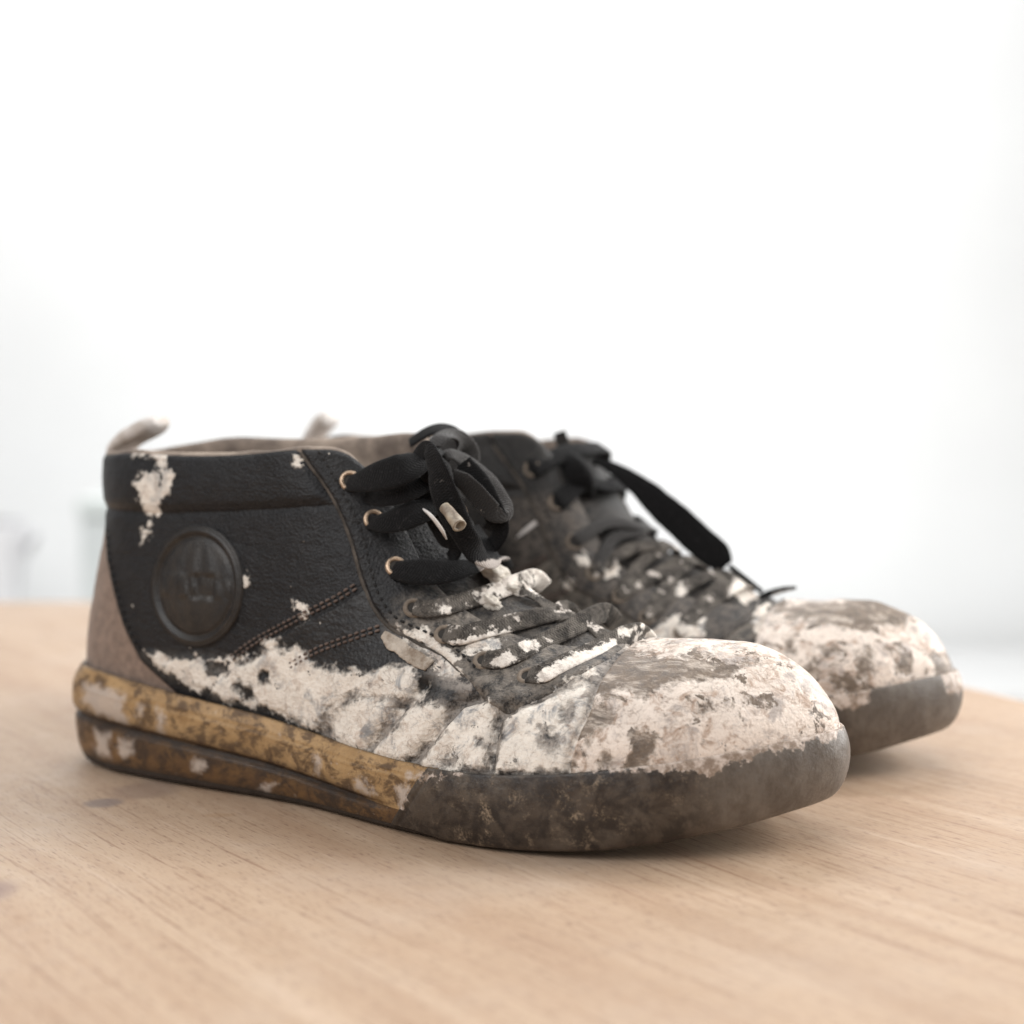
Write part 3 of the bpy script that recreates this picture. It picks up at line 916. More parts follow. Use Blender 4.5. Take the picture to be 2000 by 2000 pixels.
def bumper_material():
    n = NT('grey_brown_rubber_bumper')
    pl, ws = n.attr('pl'), n.attr('ws')
    a = n.noise(0.7, 6, 0.62, dist=0.4)
    b = n.noise(1.9, 8, 0.72, off=(5, 0, 2), dist=0.6)
    f = n.noise(10, 5, 0.7)
    c = n.mix(n.ramp(a, 0.35, 0.68), (0.090, 0.070, 0.053), (0.050, 0.035, 0.025))
    c = n.mix(n.math('MULTIPLY', n.math('SUBTRACT', 1.0, ws), n.ramp(a, 0.25, 0.6, 0.9, 0.5)), c, n.mix(n.ramp(n.noise(3.5, 8, 0.72, vec=n.vmath('MULTIPLY', n.co, (1.0, 1.0, 0.5))), 0.40, 0.66), (0.185, 0.16, 0.136), (0.115, 0.095, 0.078)))  # paler grey toe front: window light painted into the rubber, with scuffs
    mot = n.math('MULTIPLY', n.ramp(n.noise(1.15, 8, 0.66, off=(5, 0, 2), dist=0.4), 0.40, 0.60, 0, 0.95), ws)
    c = n.mix(mot, c, (0.014, 0.009, 0.007))
    tan = n.math('MULTIPLY', n.ramp(n.noise(1.4, 9, 0.76, off=(1, 6, 3), dist=0.2), 0.51, 0.68, 0, 0.8), n.math('MULTIPLY', ws, n.ramp(n.noise(0.45, 3, 0.5, off=(2, 2, 2)), 0.40, 0.60, 0.15, 1)))
    c = n.mix(n.math('MULTIPLY', tan, n.ramp(n.noise(13, 4, 0.7), 0.42, 0.60, 0.12, 1)), c, (0.38, 0.29, 0.20))
    d = n.math('ADD', pl, n.math('MULTIPLY', n.math('SUBTRACT', n.noise(2.4, 8, 0.72), 0.5), 1.3))
    c = n.mix(n.ramp(d, -0.03, 0.06, 0, 0.92), c, n.mix(n.ramp(n.noise(2.5, 8, 0.7), 0.42, 0.6), n.mix(f, (0.74, 0.63, 0.55), (0.50, 0.41, 0.35)), (0.26, 0.19, 0.14)))
    h = n.math('ADD', n.math('MULTIPLY', b, 0.5), n.math('MULTIPLY', f, 0.35))
    return n.out(c, n.ramp(b, 0.35, 0.65, 0.30, 0.52), n.bump(h, 0.0008, 0.6), 0.55)


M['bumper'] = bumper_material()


def field(L, org, polys, clampv=1.2):
    Q = L.copy()
    Q[:, 1] = -np.abs(Q[:, 1])
    p = project(Q, org)
    r = np.full(len(L), -9.0)
    for poly in polys:
        poly = np.asarray(poly, float)
        lo, hi = poly.min(0) - 90, poly.max(0) + 90
        sel = (p[:, 0] > lo[0]) & (p[:, 0] < hi[0]) & (p[:, 1] > lo[1]) & (p[:, 1] < hi[1])
        if sel.any():
            r[sel] = np.maximum(r[sel], poly_sdf(p[sel], poly) / (66.0 if org is O_NEAR else 54.0))
    return np.clip(r, -clampv, clampv)


def edge_h(d, h0, wd):
    x = np.clip(d / wd, 0, 1)
    return h0 * np.sqrt(np.clip(1 - (1 - x) ** 2, 0, 1))


def build_shoe(root, org, near):
    tabs = build_base(near)
    PL = NEAR_PL if near else FAR_PL
    WS = NEAR_WS if near else FAR_WS
    G, R = upper_surface(tabs)
    V = G.reshape(-1, 3)
    T = grid_tris(NU, NV, True)
    N = vert_normals(V, T)
    if (N[:, 1] * V[:, 1])[::97].sum() < 0:
        T = T[:, ::-1]
        N = -N
    bvh = BVHTree.FromPolygons(V.tolist(), T.tolist())

    def onsurf(S, z, off=0.0, side=-1):
        h = bvh.ray_cast(Vector((S, side * 30, z)), Vector((0, -side, 0)))
        if h[0] is None:
            h = bvh.find_nearest(Vector((S, side * 4, z)))
        nn = np.array(h[1])
        if nn[1] * side < 0:
            nn = -nn
        return np.array(h[0]) + nn * off, nn

    # ---- sculpting of the base: soft dents, creases of the vamp, padded collar
    SZ = V[:, [0, 2]]
    disp = 0.10 * (fbm(V, 0.35, 3, 11 if near else 31) - 0.5) + 0.035 * (fbm(V, 1.6, 3, 5) - 0.5)
    disp += 0.05 * (fbm(V * np.array([0.35, 1, 1.4]), 1.3, 2, 9) - 0.5) * sstep(V[:, 0], 13, 9) * sstep(V[:, 2], 9.5, 8)
    Q = V.copy()
    Q[:, 1] = -np.abs(Q[:, 1])
    if near:
        pp = project(Q, org)
        creases = [([(1000, 1392), (978, 1415), (970, 1450), (960, 1515)], .19, 9), ([(940, 1372), (905, 1380), (858, 1430), (820, 1480), (800, 1520)], .22, 10),
                   ([(835, 1345), (795, 1385), (755, 1425), (712, 1492)], .19, 10), ([(1150, 1345), (1080, 1362), (1010, 1398)], .10, 9), ([(700, 1330), (672, 1400), (640, 1440)], .06, 12)]
        for ln, dep, wd in creases:
            d = line_dist(pp, ln)
            disp += -dep * np.exp(-(d / wd) ** 2) + dep * 0.55 * np.exp(-((d - 2.6 * wd) / (1.7 * wd)) ** 2)
    else:
        for s0 in (15.5, 17.2, 18.8, 20.3):
            d = np.abs(V[:, 0] - s0 - 0.5 * (V[:, 2] - 4))
            disp += (-0.11 * np.exp(-(d / 0.16) ** 2) + 0.06 * np.exp(-((d - 0.5) / 0.3) ** 2)) * sstep(V[:, 2], 7.5, 6) * sstep(V[:, 2], 1.8, 2.4)
    disp *= sstep(np.tile(np.linspace(0, 1, NV), NU), 0.0, 0.06)
    # a faceted, slightly sunken toe box
    disp += 0.22 * (fbm(V, 0.55, 2, 15 if near else 16) - 0.5) * sstep(V[:, 0], 21.5, 23.0) * sstep(V[:, 2], 3.0, 4.2)
    disp += -0.14 * np.exp(-(((V[:, 0] - 23.4) / 1.5) ** 2 + ((V[:, 1] - 0.6) / 1.6) ** 2))

    pl = np.minimum(field(V, org, PL), -field(V, org, NEAR_HOLES if near else FAR_HOLES))
    ws = sstep(field(V, org, WS), -0.35, 0.5)
    ws = np.maximum(ws, 0.03 if near else 0.12)
    sd = {'heel': poly_sdf(SZ, HEEL), 'collar': poly_sdf(SZ, COLLAR), 'eye': poly_sdf(SZ, EYE), 'vamp': poly_sdf(SZ, VAMP), 'toe': toe_sdf(V)}
    sd['collar'] = np.minimum(sd['collar'], -sd['eye'] + 0.02)
    vv = np.tile(np.linspace(0, 1, NV), NU)
    att = dict(pl=pl, ws=ws, dp=disp, nx=N[:, 0], ny=N[:, 1], nz=N[:, 2], v=vv, **sd)
    solid = []

    def panel(name, mat, conds, hfun, sub=None, parent=None):
        v, t, a = V, T, att
        for key, sgn, off in conds:
            s = (v[:, 1] if key == 'T' else a[key]) * sgn + off
            v, t, a = clip(v, t, a, s)
        if len(t) == 0:
            return None
        nn = np.stack([a['nx'], a['ny'], a['nz']], -1)
        h = hfun(a, v) + a['dp']
        thick = sstep(a['pl'] + 0.5 * (fbm(v, 1.5, 4, 3) - 0.5), -0.02, 0.12)
        body = sstep(v[:, 2], 5.6, 4.6) * sstep(v[:, 0], 15.5, 12.5)
        h = h + thick * (0.025 + 0.15 * body * (fbm(v, 0.9, 2, 21) - 0.15)) * (1.0 if near else 0.6)
        # rolled edge at the top line
        h = h + np.where(a['v'] > 0.985, -0.06 * (a['v'] - 0.985) / 0.015, 0)
        if name == 'quarter':
            lab = np.arange(len(v))
            while True:
                m_ = lab[t].min(1)
                l2 = lab.copy()
                for k in range(3):
                    np.minimum.at(l2, t[:, k], m_)
                l2 = l2[l2]
                if (l2 == lab).all():
                    break
                lab = l2
            big_ = np.bincount(lab).argmax()
            t = t[lab[t[:, 0]] == big_]
            used = np.unique(t)
            rm = np.zeros(len(v), int)
            rm[used] = np.arange(len(used))
            v, t, nn, h = v[used], rm[t], nn[used], h[used]
            a = {k: x[used] for k, x in a.items()}
        solid.append((v + nn * h[:, None], t))
        return mesh(name, v + nn * h[:, None], t, mat, parent or root, {'pl': a['pl'], 'ws': a['ws']})

    LE = M['leather'] if near else M['leather_far']
    heel = panel('heel_counter', M['suede'], [('heel', 1, 0.25)], lambda a, v: 0 * a['v'])
    quarters = []
    for side in (-1, 1):
        q = panel('quarter', LE, [('heel', -1, 0), ('vamp', -1, 0.25), ('eye', -1, 0.25), ('collar', -1, 0.25), ('toe', -1, -1.0), ('T', side, 0)],
                  lambda a, v: edge_h(-a['heel'], 0.09, 0.12) - 0.05 * np.exp(-((a['collar']) / 0.12) ** 2))
        quarters.append(q)
    panel('vamp', M['vamp'] if near else M['vamp_far'], [('vamp', 1, 0), ('eye', -1, 0.25), ('toe', -1, 0.25)],
          lambda a, v: 0.05 + edge_h(a['vamp'], 0.10, 0.10) - 0.14 * np.exp(-((a['toe'] + 0.04) / 0.13) ** 2))
    panel('collar', LE, [('collar', 1, 0)], lambda a, v: 0.03 + edge_h(a['collar'], 0.13, 0.25) + 0.12 * np.sin(np.clip(a['collar'] / 1.95, 0, 1) * math.pi) - 0.05 * np.exp(-((a['collar'] - 0.12) / 0.1) ** 2))
    eyes = []
    for side in (-1, 1):
        eyes.append(panel('eyestay', M['eyestay'] if near else LE, [('eye', 1, 0), ('toe', -1, 0.02), ('T', side, 0)], lambda a, v: 0.06 + edge_h(a['eye'], 0.17, 0.11)))
    panel('toe_cap', M['toe'], [('toe', 1, 0)], lambda a, v: 0.03 + edge_h(a['toe'], 0.14, 0.16))

    # ---- raw edge line along the eyestay seam (a thin cord on the seam)
    for side in (-1, 1):
        pts = []
        for S, z in [(11.1, 11.0), (11.7, 10.3), (12.35, 9.45), (12.95, 8.4), (13.5, 7.2), (14.0, 6.4), (14.7, 5.75), (15.6, 5.35), (16.6, 4.95), (17.4, 4.5), (18.05, 4.1)]:
            pts.append(onsurf(S, z, 0.10, side)[0])
        Vt, Ft = tube(pts, 0.078, 60, 8)
        Vt = Vt + 0.03 * (fbm(Vt, 2.0, 2, 71)[:, None] - 0.5)
        mesh('seam_piping', Vt, Ft, M['piping'], root)

    # ---- stitching: double rows on the vamp seam and rows beside the eyestay edge
    SV, SF = [], []
    DV, DF = [], []

    def stitch(p, q, nn, store):
        v_, f_ = store
        d = q - p
        L = np.linalg.norm(d)
        d /= L
        b = np.cross(nn, d)
        base = len(v_)
        prof = [(-.5, .2), (-.3, .75), (0, 1), (.3, .75), (.5, .2)]
        for u, hgt in prof:
            c = (p + q) / 2 + d * L * u
            for k in range(6):
                a = math.pi * 2 * k / 6
                v_.append(c + b * math.cos(a) * 0.045 * (0.5 + 0.5 * hgt) + nn * (math.sin(a) * 0.035 * (0.5 + .5 * hgt) + 0.03 * hgt))
        for i in range(4):
            for k in range(6):
                f_.append([base + i * 6 + k, base + i * 6 + (k + 1) % 6, base + (i + 1) * 6 + (k + 1) % 6, base + (i + 1) * 6 + k])

    def row(line, inset, store, step=0.22, side=-1, off=0.2, ln=0.15):
        C = smooth_curve(line, 400)
        tan = np.gradient(C, axis=0)
        nrm2 = np.stack([-tan[:, 1], tan[:, 0]], -1)
        nrm2 /= np.linalg.norm(nrm2, axis=1, keepdims=True)
        C = C + nrm2 * inset
        s = np.concatenate([[0], np.cumsum(np.linalg.norm(np.diff(C, axis=0), axis=1))])
        x = 0.1
        while x + ln < s[-1]:
            a = [np.interp(x, s, C[:, 0]), np.interp(x, s, C[:, 1])]
            b = [np.interp(x + ln, s, C[:, 0]), np.interp(x + ln, s, C[:, 1])]
            p, n1 = onsurf(a[0], a[1], off, side)
            q, n2 = onsurf(b[0], b[1], off, side)
            stitch(p, q, n1, store)
            x += step
    vs = [(13.6, 6.8), (12.9, 6.35), (11.5, 5.65), (9.9, 4.85), (8.9, 4.2)]
    for side in (-1, 1):
        row(vs, -0.13, (SV, SF), side=side, off=0.13)
        row(vs, -0.27, (SV, SF), side=side, off=0.16)
        v2 = [(14.6, 5.55), (13.6, 5.2), (12.4, 4.75), (11.2, 4.1)]
        row(v2, -0.13, (SV, SF), side=side, off=0.16)
        row(v2, -0.27, (SV, SF), side=side, off=0.16)
        ey = [(11.35, 11.0), (12.35, 9.45), (12.95, 8.4), (13.5, 7.2), (14.0, 6.4), (14.7, 5.75), (15.6, 5.35), (16.6, 4.95), (17.8, 4.3)]
        row(ey, 0.28, (DV, DF), side=side, off=0.22, step=0.26)
        row([(2.2, 8.3), (2.62, 7.4), (3.32, 6.3), (4.02, 5.1), (4.9, 4.05)], 0.12, (DV, DF), side=side, off=0.10, step=0.28, ln=0.18)
    o = mesh('stitching', np.array(SV), SF, M['thread'], root)
    o['kind'] = 'stuff'
    o = mesh('stitching', np.array(DV), DF, M['thread_dark'], root)
    o['kind'] = 'stuff'

    # ---- eyelets
    EYL = [(12.55, 10.1), (13.42, 8.85), (14.3, 7.4), (15.2, 6.3), (16.35, 5.5), (17.55, 4.82), (18.95, 4.4)]
    EYP = [(684, 945), (727, 1022), (772, 1115), (808, 1197), (870, 1250), (947, 1302), (1034, 1334)]
    eyl = {}
    for side in (-1, 1):
        for i, (S, z) in enumerate(EYL):
            p, nn = onsurf(S, z, 0.235, side)
            if near and side < 0:
                ey_ = np.array([-(org @ AX), -(org @ NM), CAM_H])
                d_ = at(EYP[i][0], EYP[i][1], 0, org) - ey_
                hit = bvh.ray_cast(Vector(ey_), Vector(d_).normalized())
                if hit[0] is not None:
                    nn = np.array(hit[1])
                    nn = -nn if nn @ d_ > 0 else nn
                    p = np.array(hit[0]) + nn * 0.235
            eyl[side, i] = (p, nn)
            a = np.cross(nn, [0, 0, 1.0])
            a /= np.linalg.norm(a)
            b = np.cross(nn, a)
            Ve, Fe = [], []
            prof = [(0.19, -0.16), (0.19, 0.0), (0.22, 0.055), (0.27, 0.065), (0.32, 0.04), (0.34, -0.02)]
            m = 28
            for r, h in prof:
                for k in range(m):
                    t = 2 * math.pi * k / m
                    Ve.append(p + (a * math.cos(t) + b * math.sin(t)) * r + nn * h)
            for j in range(len(prof) - 1):
                for k in range(m):
                    Fe.append([j * m + k, j * m + (k + 1) % m, (j + 1) * m + (k + 1) % m, (j + 1) * m + k])
            hole = list(range(m))
            mesh('eyelet', np.array(Ve), Fe, M['eyelet'] if (i < 3 and near) else M['eyelet_dusty'], eyes[0 if side < 0 else 1])
            Vh = [p + (a * math.cos(2 * math.pi * k / m) + b * math.sin(2 * math.pi * k / m)) * 0.2 + nn * 0.008 for k in range(m)]
            mesh('eyelet_hole', np.array(Vh), [list(range(m))], M['insole'], eyes[0 if side < 0 else 1])  # flat dark disc painted as the shade inside the opening

    # ---- ankle badge on the camera side
    if near:
        nr, na = 44, 120
        Vb, Fb = [], []
        cS, cz, R0 = 7.25, 6.62, 1.98
        for i in range(nr):
            r = i / (nr - 1)
            for k in range(na):
                t = 2 * math.pi * k / na
                x, y = r * math.cos(t), r * math.sin(t)
                h = 0.10 + 0.16 * (1 - min(1, r / 0.80) ** 2)
                h += 0.07 * math.exp(-((r - 0.90) / 0.035) ** 2) - 0.06 * math.exp(-((r - 0.81) / 0.03) ** 2) + 0.04 * math.exp(-((r - 0.985) / 0.02) ** 2)
                if r < 0.78:
                    xn = x / max(0.05, math.sqrt(max(0.0, 0.64 - y * y)))      # meridian ribs
                    rib = math.cos(xn * 13.0)
                    fade = sstep(np.array([abs(y)]), 0.14, 0.24)[0]
                    h += 0.026 * rib * fade * (0.78 - r) / 0.78 * 1.5
                    if fade < 1:                                             # worn raised marks across the middle
                        q = math.sin(x * 19 + 0.6) * math.cos(y * 14 + 2.0 * math.sin(x * 9))
                        h += (1 - fade) * (0.018 * q + (-0.06 if 0.05 < x < 0.45 else 0.03 if x < -0.1 else 0))
                if r > 0.985:
                    h = -0.03
                p, nn = onsurf(cS + x * R0, cz + y * R0, 0.07 + h, -1)
                Vb.append(p)
        for i in range(nr - 1):
            for k in range(na):
                Fb.append([i * na + k, i * na + (k + 1) % na, (i + 1) * na + (k + 1) % na, (i + 1) * na + k])
        me_b = mesh('ankle_badge', np.array(Vb), Fb, M['badge'], quarters[0])
        bmb = bmesh.new()
        bmb.from_mesh(me_b.data)
        bmesh.ops.remove_doubles(bmb, verts=bmb.verts, dist=1e-6)
        bmb.to_mesh(me_b.data)
        bmb.free()

    # ---- lining with a rolled top, insole
    ks = np.arange(0, 8 * UPS + UPS // 2)
    ring = np.concatenate([(-ks[::-1]) % NU, ks[1:]])
    ring = np.array(sorted(set(ring.tolist()), key=lambda q: ((q + NU // 2) % NU)))
    rows_ = []
    GN = N.reshape(NU, NV, 3)
    inner = R[ring].copy()
    nn = GN[ring, NV - 4]
    nn = nn / np.linalg.norm(nn, axis=1, keepdims=True)
    nh = nn.copy()
    nh[:, 2] *= 0.2
    up = np.array([0, 0, 1.0])
    for dn, dz in [(0.10, -0.12), (0.10, -0.02), (0.04, 0.07), (-0.10, 0.12), (-0.26, 0.08), (-0.38, -0.05), (-0.44, -0.3)]:
        rows_.append(inner + nh * dn + up * dz)
    Gd = G[ring]
    for j in np.linspace(NV - 8, 12, 26).astype(int):
        rows_.append(Gd[:, j] - GN[ring, j] * 0.46)
    RW = np.stack(rows_, 1)
    rw = RW.reshape(-1, 3)
    rw = rw + 0.07 * (fbm(rw, 1.0, 3, 17)[:, None] - 0.5)
    mesh('lining', rw, grid_tris(len(ring), RW.shape[1], False), M['lining'], root)
    C, nr_ = plan_curve(tabs[0], 180)
    ins = np.concatenate([C - nr_ * 0.9, (sole_top(C[:, 0]) - 0.3)[:, None]], 1)
    mesh('insole', ins, [list(range(180))], M['insole'], root, smooth=False)

    # ---- tongue
    ridge = smooth_curve([(21.6, 5.15), (20.8, 5.4), (19.3, 6.0), (17.2, 6.75), (15.6, 7.9), (14.5, 9.2), (14.0, 10.0), (13.7, 10.5), (13.6, 10.8)], 70)
    tg = np.gradient(ridge, axis=0)
    tg /= np.linalg.norm(tg, axis=1, keepdims=True)
    rn = np.stack([-tg[:, 1], tg[:, 0]], -1)
    rn[rn[:, 1] < 0] *= -1
    Vt, n_t = [], 30
    for layer in (0, 1):
        for i in range(70):
            hw = np.interp(i / 69, [0, .15, .6, .93, 1], [1.2, 2.1, 2.4, 1.7, 1.1])
            for k in range(n_t):
                x = -1 + 2 * k / (n_t - 1)
                drop = 0.24 * (x * hw) ** 2 + (0.0 if layer == 0 else 0.28 * (1 - x * x * 0.8))
                c = ridge[i] - rn[i] * drop
                Vt.append((c[0], x * hw, c[1]))
    Vt = np.array(Vt)
    Vt = Vt + 0.1 * (fbm(Vt, 0.8, 3, 41)[:, None] - 0.5)
    g0 = grid_tris(70, n_t, False)
    off = 70 * n_t
    tris = g0.tolist() + [[a + off, c + off, b + off] for a, b, c in g0.tolist()]
    rim = [i * n_t for i in range(70)] + [69 * n_t + k for k in range(1, n_t)] + [i * n_t + n_t - 1 for i in range(68, -1, -1)]
    for a, b in zip(rim[:-1], rim[1:]):
        tris += [[a, b, b + off], [a, b + off, a + off]]
    plt, wst = field(Vt, org, PL), np.maximum(0.05, 0.45 * sstep(field(Vt, org, WS), -0.35, 0.5))
    mesh('tongue', Vt, tris, M['eyestay'] if near else LE, root, {'pl': plt, 'ws': wst})

    # ---- pull tab at the heel
    pth = [(1.05, 9.2), (0.6, 9.9), (0.42, 10.5), (0.55, 11.0), (1.0, 11.35), (1.6, 11.6), (2.1, 11.82), (2.42, 11.95)]
    if not near:
        pth = [(1.0, 9.2), (0.6, 9.9), (0.3, 10.6), (0.35, 11.1), (0.6, 11.5), (0.9, 11.8), (1.15, 12.0), (1.3, 12.08)]
    pts = np.array([(a, 0.0, b) for a, b in pth])
    d = np.gradient(pts, axis=0)
    nrm = np.stack([-d[:, 2], np.zeros(len(d)), d[:, 0]], -1)
    Vp, Fp, uvp = ribbon(pts, nrm, [1.5, 1.5, 1.5, 1.5, 1.45, 1.4, 1.3, .9], [.16, .18, .22, .38, .55, .62, .58, .34], 70)
    mesh('pull_tab', Vp, Fp, M['tab'], root)

    # ---- sole: one closed sweep, cut into outsole, gum bands and bumper
    n = 900
    C, nr_ = plan_curve(tabs[0], n)
    S0 = C[:, 0]
    zt, zb = sole_top(S0), sole_bot(S0)
    toe = sstep(S0, 22, 27.5)
    heel_ = sstep(S0, 2.0, 0.2)
    wn = 46
    rows_, wrow = [], []
    ws_ = np.linspace(0, 1, wn)
    rows_.append((1.6 + 0 * S0, zb + 0.25)); wrow.append(-0.3)
    rows_.append((0.75 + 0.6 * toe, zb + 0.03)); wrow.append(-0.2)
    bi = 0.26 + 0.62 * toe + 0.18 * heel_
    rows_.append((bi + 0.22, zb + 0.0)); wrow.append(-0.1)
    for w_ in ws_:
        z = zb + 0.06 + (zt - zb - 0.06) * w_
        ti = 0.17 - 0.07 * sstep(S0, 16, 20) + 0.09 * toe + 0.20 * heel_
        inset = bi * (1 - math.sqrt(max(0.0, 1 - (1 - min(1, w_ / 0.62)) ** 2))) + ti * max(0.0, (w_ - 0.62) / 0.38) ** 2.2
        rows_.append((inset, z)); wrow.append(w_)
    ti = 0.17 - 0.07 * sstep(S0, 16, 20) + 0.09 * toe + 0.20 * heel_
    rows_.append((ti + 0.05, zt + 0.02)); wrow.append(1.02)
    rows_.append((ti + 0.14, zt + 0.0)); wrow.append(1.05)
    rows_.append((ti + 0.45, zt - 0.25)); wrow.append(1.1)
    nvw = len(rows_)
    Gs = np.stack([np.concatenate([C - nr_ * r[0][:, None], r[1][:, None]], 1) for r in rows_], 1)
    wv = np.tile(np.array(wrow), n)
    Vs = Gs.reshape(-1, 3)
    nrep = np.repeat(np.concatenate([nr_, np.zeros((n, 1))], 1), nvw, 0)
    Ts = grid_tris(n, nvw, True)
    Ns = vert_normals(Vs, Ts)
    if (Ns[:, 1] * Vs[:, 1])[::53].sum() < 0:
        Ts = Ts[:, ::-1]
    # groove that runs from the heel and fades under the ball
    gw = interp(Vs[:, 0], [-1, 0, 5, 10, 15, 20], [.47, .48, .49, .44, .34, .30])
    gfade = sstep(Vs[:, 0], 16.3, 14.0)
    dz = (wv - gw) * (interp(Vs[:, 0], [-1, 0, 10, 16, 29], [3, 3, 2.6, 2.1, 2.1]))
    hs = -0.15 * np.exp(-(dz / 0.11) ** 4) * gfade
    hs += 0.05 * sstep(dz, 0.05, 0.25) * gfade
    up_ = np.clip((wv - gw) / (1 - gw), 0, 1)
    lo_ = np.clip(wv / gw, 0, 1)
    hs += 0.07 * gfade * np.where(wv > gw, 4 * up_ * (1 - up_), 4 * lo_ * (1 - lo_) * 0.8)
    # ribs under the upper edge of the gum band
    for wr in (0.80, 0.88):
        hs += 0.03 * np.exp(-((wv - wr) * 2.4 / 0.05) ** 2) * sstep(Vs[:, 0], 17.5, 16.5)
    hs += (0.06 * (fbm(Vs, 0.5, 3, 51) - 0.5) + 0.035 * (fbm(Vs, 1.8, 3, 52) - 0.5)) * sstep(wv, -0.05, 0.05)
    seam = Vs[:, 0] - (15.75 + 0.75 * (Vs[:, 2] - 0.2)) if near else Vs[:, 0] - (15.2 + 0.75 * (Vs[:, 2] - 0.2))
    seam = seam + 0.05 * (fbm(Vs, 1.5, 2, 8) - 0.5)
    plS = field(Vs, org, NEAR_SOLE_PL if near else FAR_SOLE_PL)
    dirt = sstep(wv, 0.20, 0.02) * 0.9
    groove = np.maximum(np.exp(-(dz / 0.14) ** 4), 0.75 * np.exp(-(dz / 0.34) ** 2)) * gfade          # grime packed into the groove
    dirt = np.maximum(dirt, groove)
    dirt = np.maximum(dirt, sstep(wv, 0.985, 1.02) * 0.6)
    mott = sstep(Vs[:, 0], 25.6, 24.2) * (0.75 + 0.25 * sstep(Vs[:, 0], 15, 18))  # mottling fades at the toe front, where the painted window light takes over
    base_at = dict(pl=plS, w=wv, seam=seam, gw=(wv - gw) + (1 - gfade) * 0.0, dirt=dirt, mott=mott, hs=hs, nx=nrep[:, 0], ny=nrep[:, 1], low=wv - 0.09 + 0.12 * sstep(Vs[:, 0], 16.5, 18.5))

    def spart(name, mat, conds, hf, wskey):
        v, t, a = Vs, Ts, base_at
        for key, sgn, off in conds:
            v, t, a = clip(v, t, a, a[key] * sgn + off)
        h = a['hs'] + hf(a, v)
        v = v.copy()
        v[:, 0] += a['nx'] * h
        v[:, 1] += a['ny'] * h
        return mesh(name, v, t, mat, root, {'pl': a['pl'], 'ws': a[wskey]})
    spart('outsole', M['outsole'], [('low', -1, 0.0)], lambda a, v: 0 * a['w'] - 0.012, 'dirt')
    spart('gum_band', M['fox_up'], [('low', 1, 0), ('seam', -1, 0.35), ('gw', 1, 0)], lambda a, v: 0 * a['w'], 'dirt')
    spart('gum_band', M['fox_low'], [('low', 1, 0), ('seam', -1, 0.35), ('gw', -1, 0)], lambda a, v: 0 * a['w'], 'dirt')
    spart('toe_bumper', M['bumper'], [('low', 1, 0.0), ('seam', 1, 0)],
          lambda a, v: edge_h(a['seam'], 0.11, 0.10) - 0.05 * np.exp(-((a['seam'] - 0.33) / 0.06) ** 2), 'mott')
    # underside of the sole
    und = Gs[:, 0].copy()
    mesh('sole_underside', und, [list(range(n))], M['outsole'], root, smooth=False)

    # ---- laces
    solid.append((Vt, np.array(tris)))
    sv_, st_, o_ = [], [], 0
    for v_, t_ in solid:
        sv_ += v_.tolist()
        st_ += (t_ + o_).tolist()
        o_ += len(v_)
    bvh2 = BVHTree.FromPolygons(sv_, st_)
    eye_l = Vector((-(org @ AX), -(org @ NM), CAM_H))

    def over(px_list, lift=0.12):
        """lay measured points on the shoe: (x, y) rests on the surface, (x, y, T) hangs in the plane T"""
        dirs, dist, nr2 = [], [], []
        for q in px_list:
            far_pt = Vector(at(q[0], q[1], q[2] if len(q) > 2 else 0.0, org))
            d = far_pt - eye_l
            L = d.length
            d.normalize()
            nn = -d
            if len(q) == 2:
                h = bvh2.ray_cast(eye_l, d)
                if h[0] is not None:
                    L = h[3] - lift
                    hn = h[1] if h[1].dot(d) < 0 else -h[1]
                    nn = (hn * 0.7 - d * 0.3).normalized()
            dirs.append(d)
            dist.append(L)
            nr2.append(np.array(nn))
        D = list(dist)
        for k in range(1, len(D) - 1):
            if len(px_list[k]) == 2:
                D[k] = min(dist[k], 0.5 * (dist[k - 1] + dist[k + 1]) + 0.05)
        return [np.array(eye_l + d * L) for d, L in zip(dirs, D)], nr2

    def lace_on(px_list, lift=0.12, hole=None, **kw):
        P_, N_ = over(px_list, lift)
        if hole is not None:
            p, nn = eyl[-1, hole]
            P_ = [p - nn * 0.3, p + nn * 0.04 + np.array([0.04, 0.03, 0])] + P_
            N_ = [nn, nn] + N_
        return lace(P_, nrm=N_, **kw)

    def lace(pts, width=0.62, thick=0.15, mat='lace', nrm=None, name='lace', nseg=56, wob=0.03, seed=0):
        P_ = np.array(pts, float)
        if nrm is None:
            Nr = np.array([[0.55, p[1] * 0.32, 0.84] for p in P_])
        else:
            Nr = np.array(nrm, float)
            if Nr.ndim == 1:
                Nr = np.tile(Nr, (len(P_), 1))
        v_, f_, u_ = ribbon(P_, Nr, width, thick, nseg, wob=wob, seed=seed)
        v_ = v_ + 0.05 * (fbm(v_, 2.2, 3, 60 + seed)[:, None] - 0.5)
        lp = field(v_, org, LACE_PL if near else FAR_PL)
        return mesh(name, v_, f_, M[mat], root, {'pl': lp, 'ws': np.full(len(v_), 0.5)}, uv=u_)

    def ridge_pt(S, T, lift):
        i = np.argmin(np.abs(ridge[:, 0] - S))
        c = ridge[i] + rn[i] * (lift - 0.22 * T * T)
        return np.array([c[0], T, c[1]])

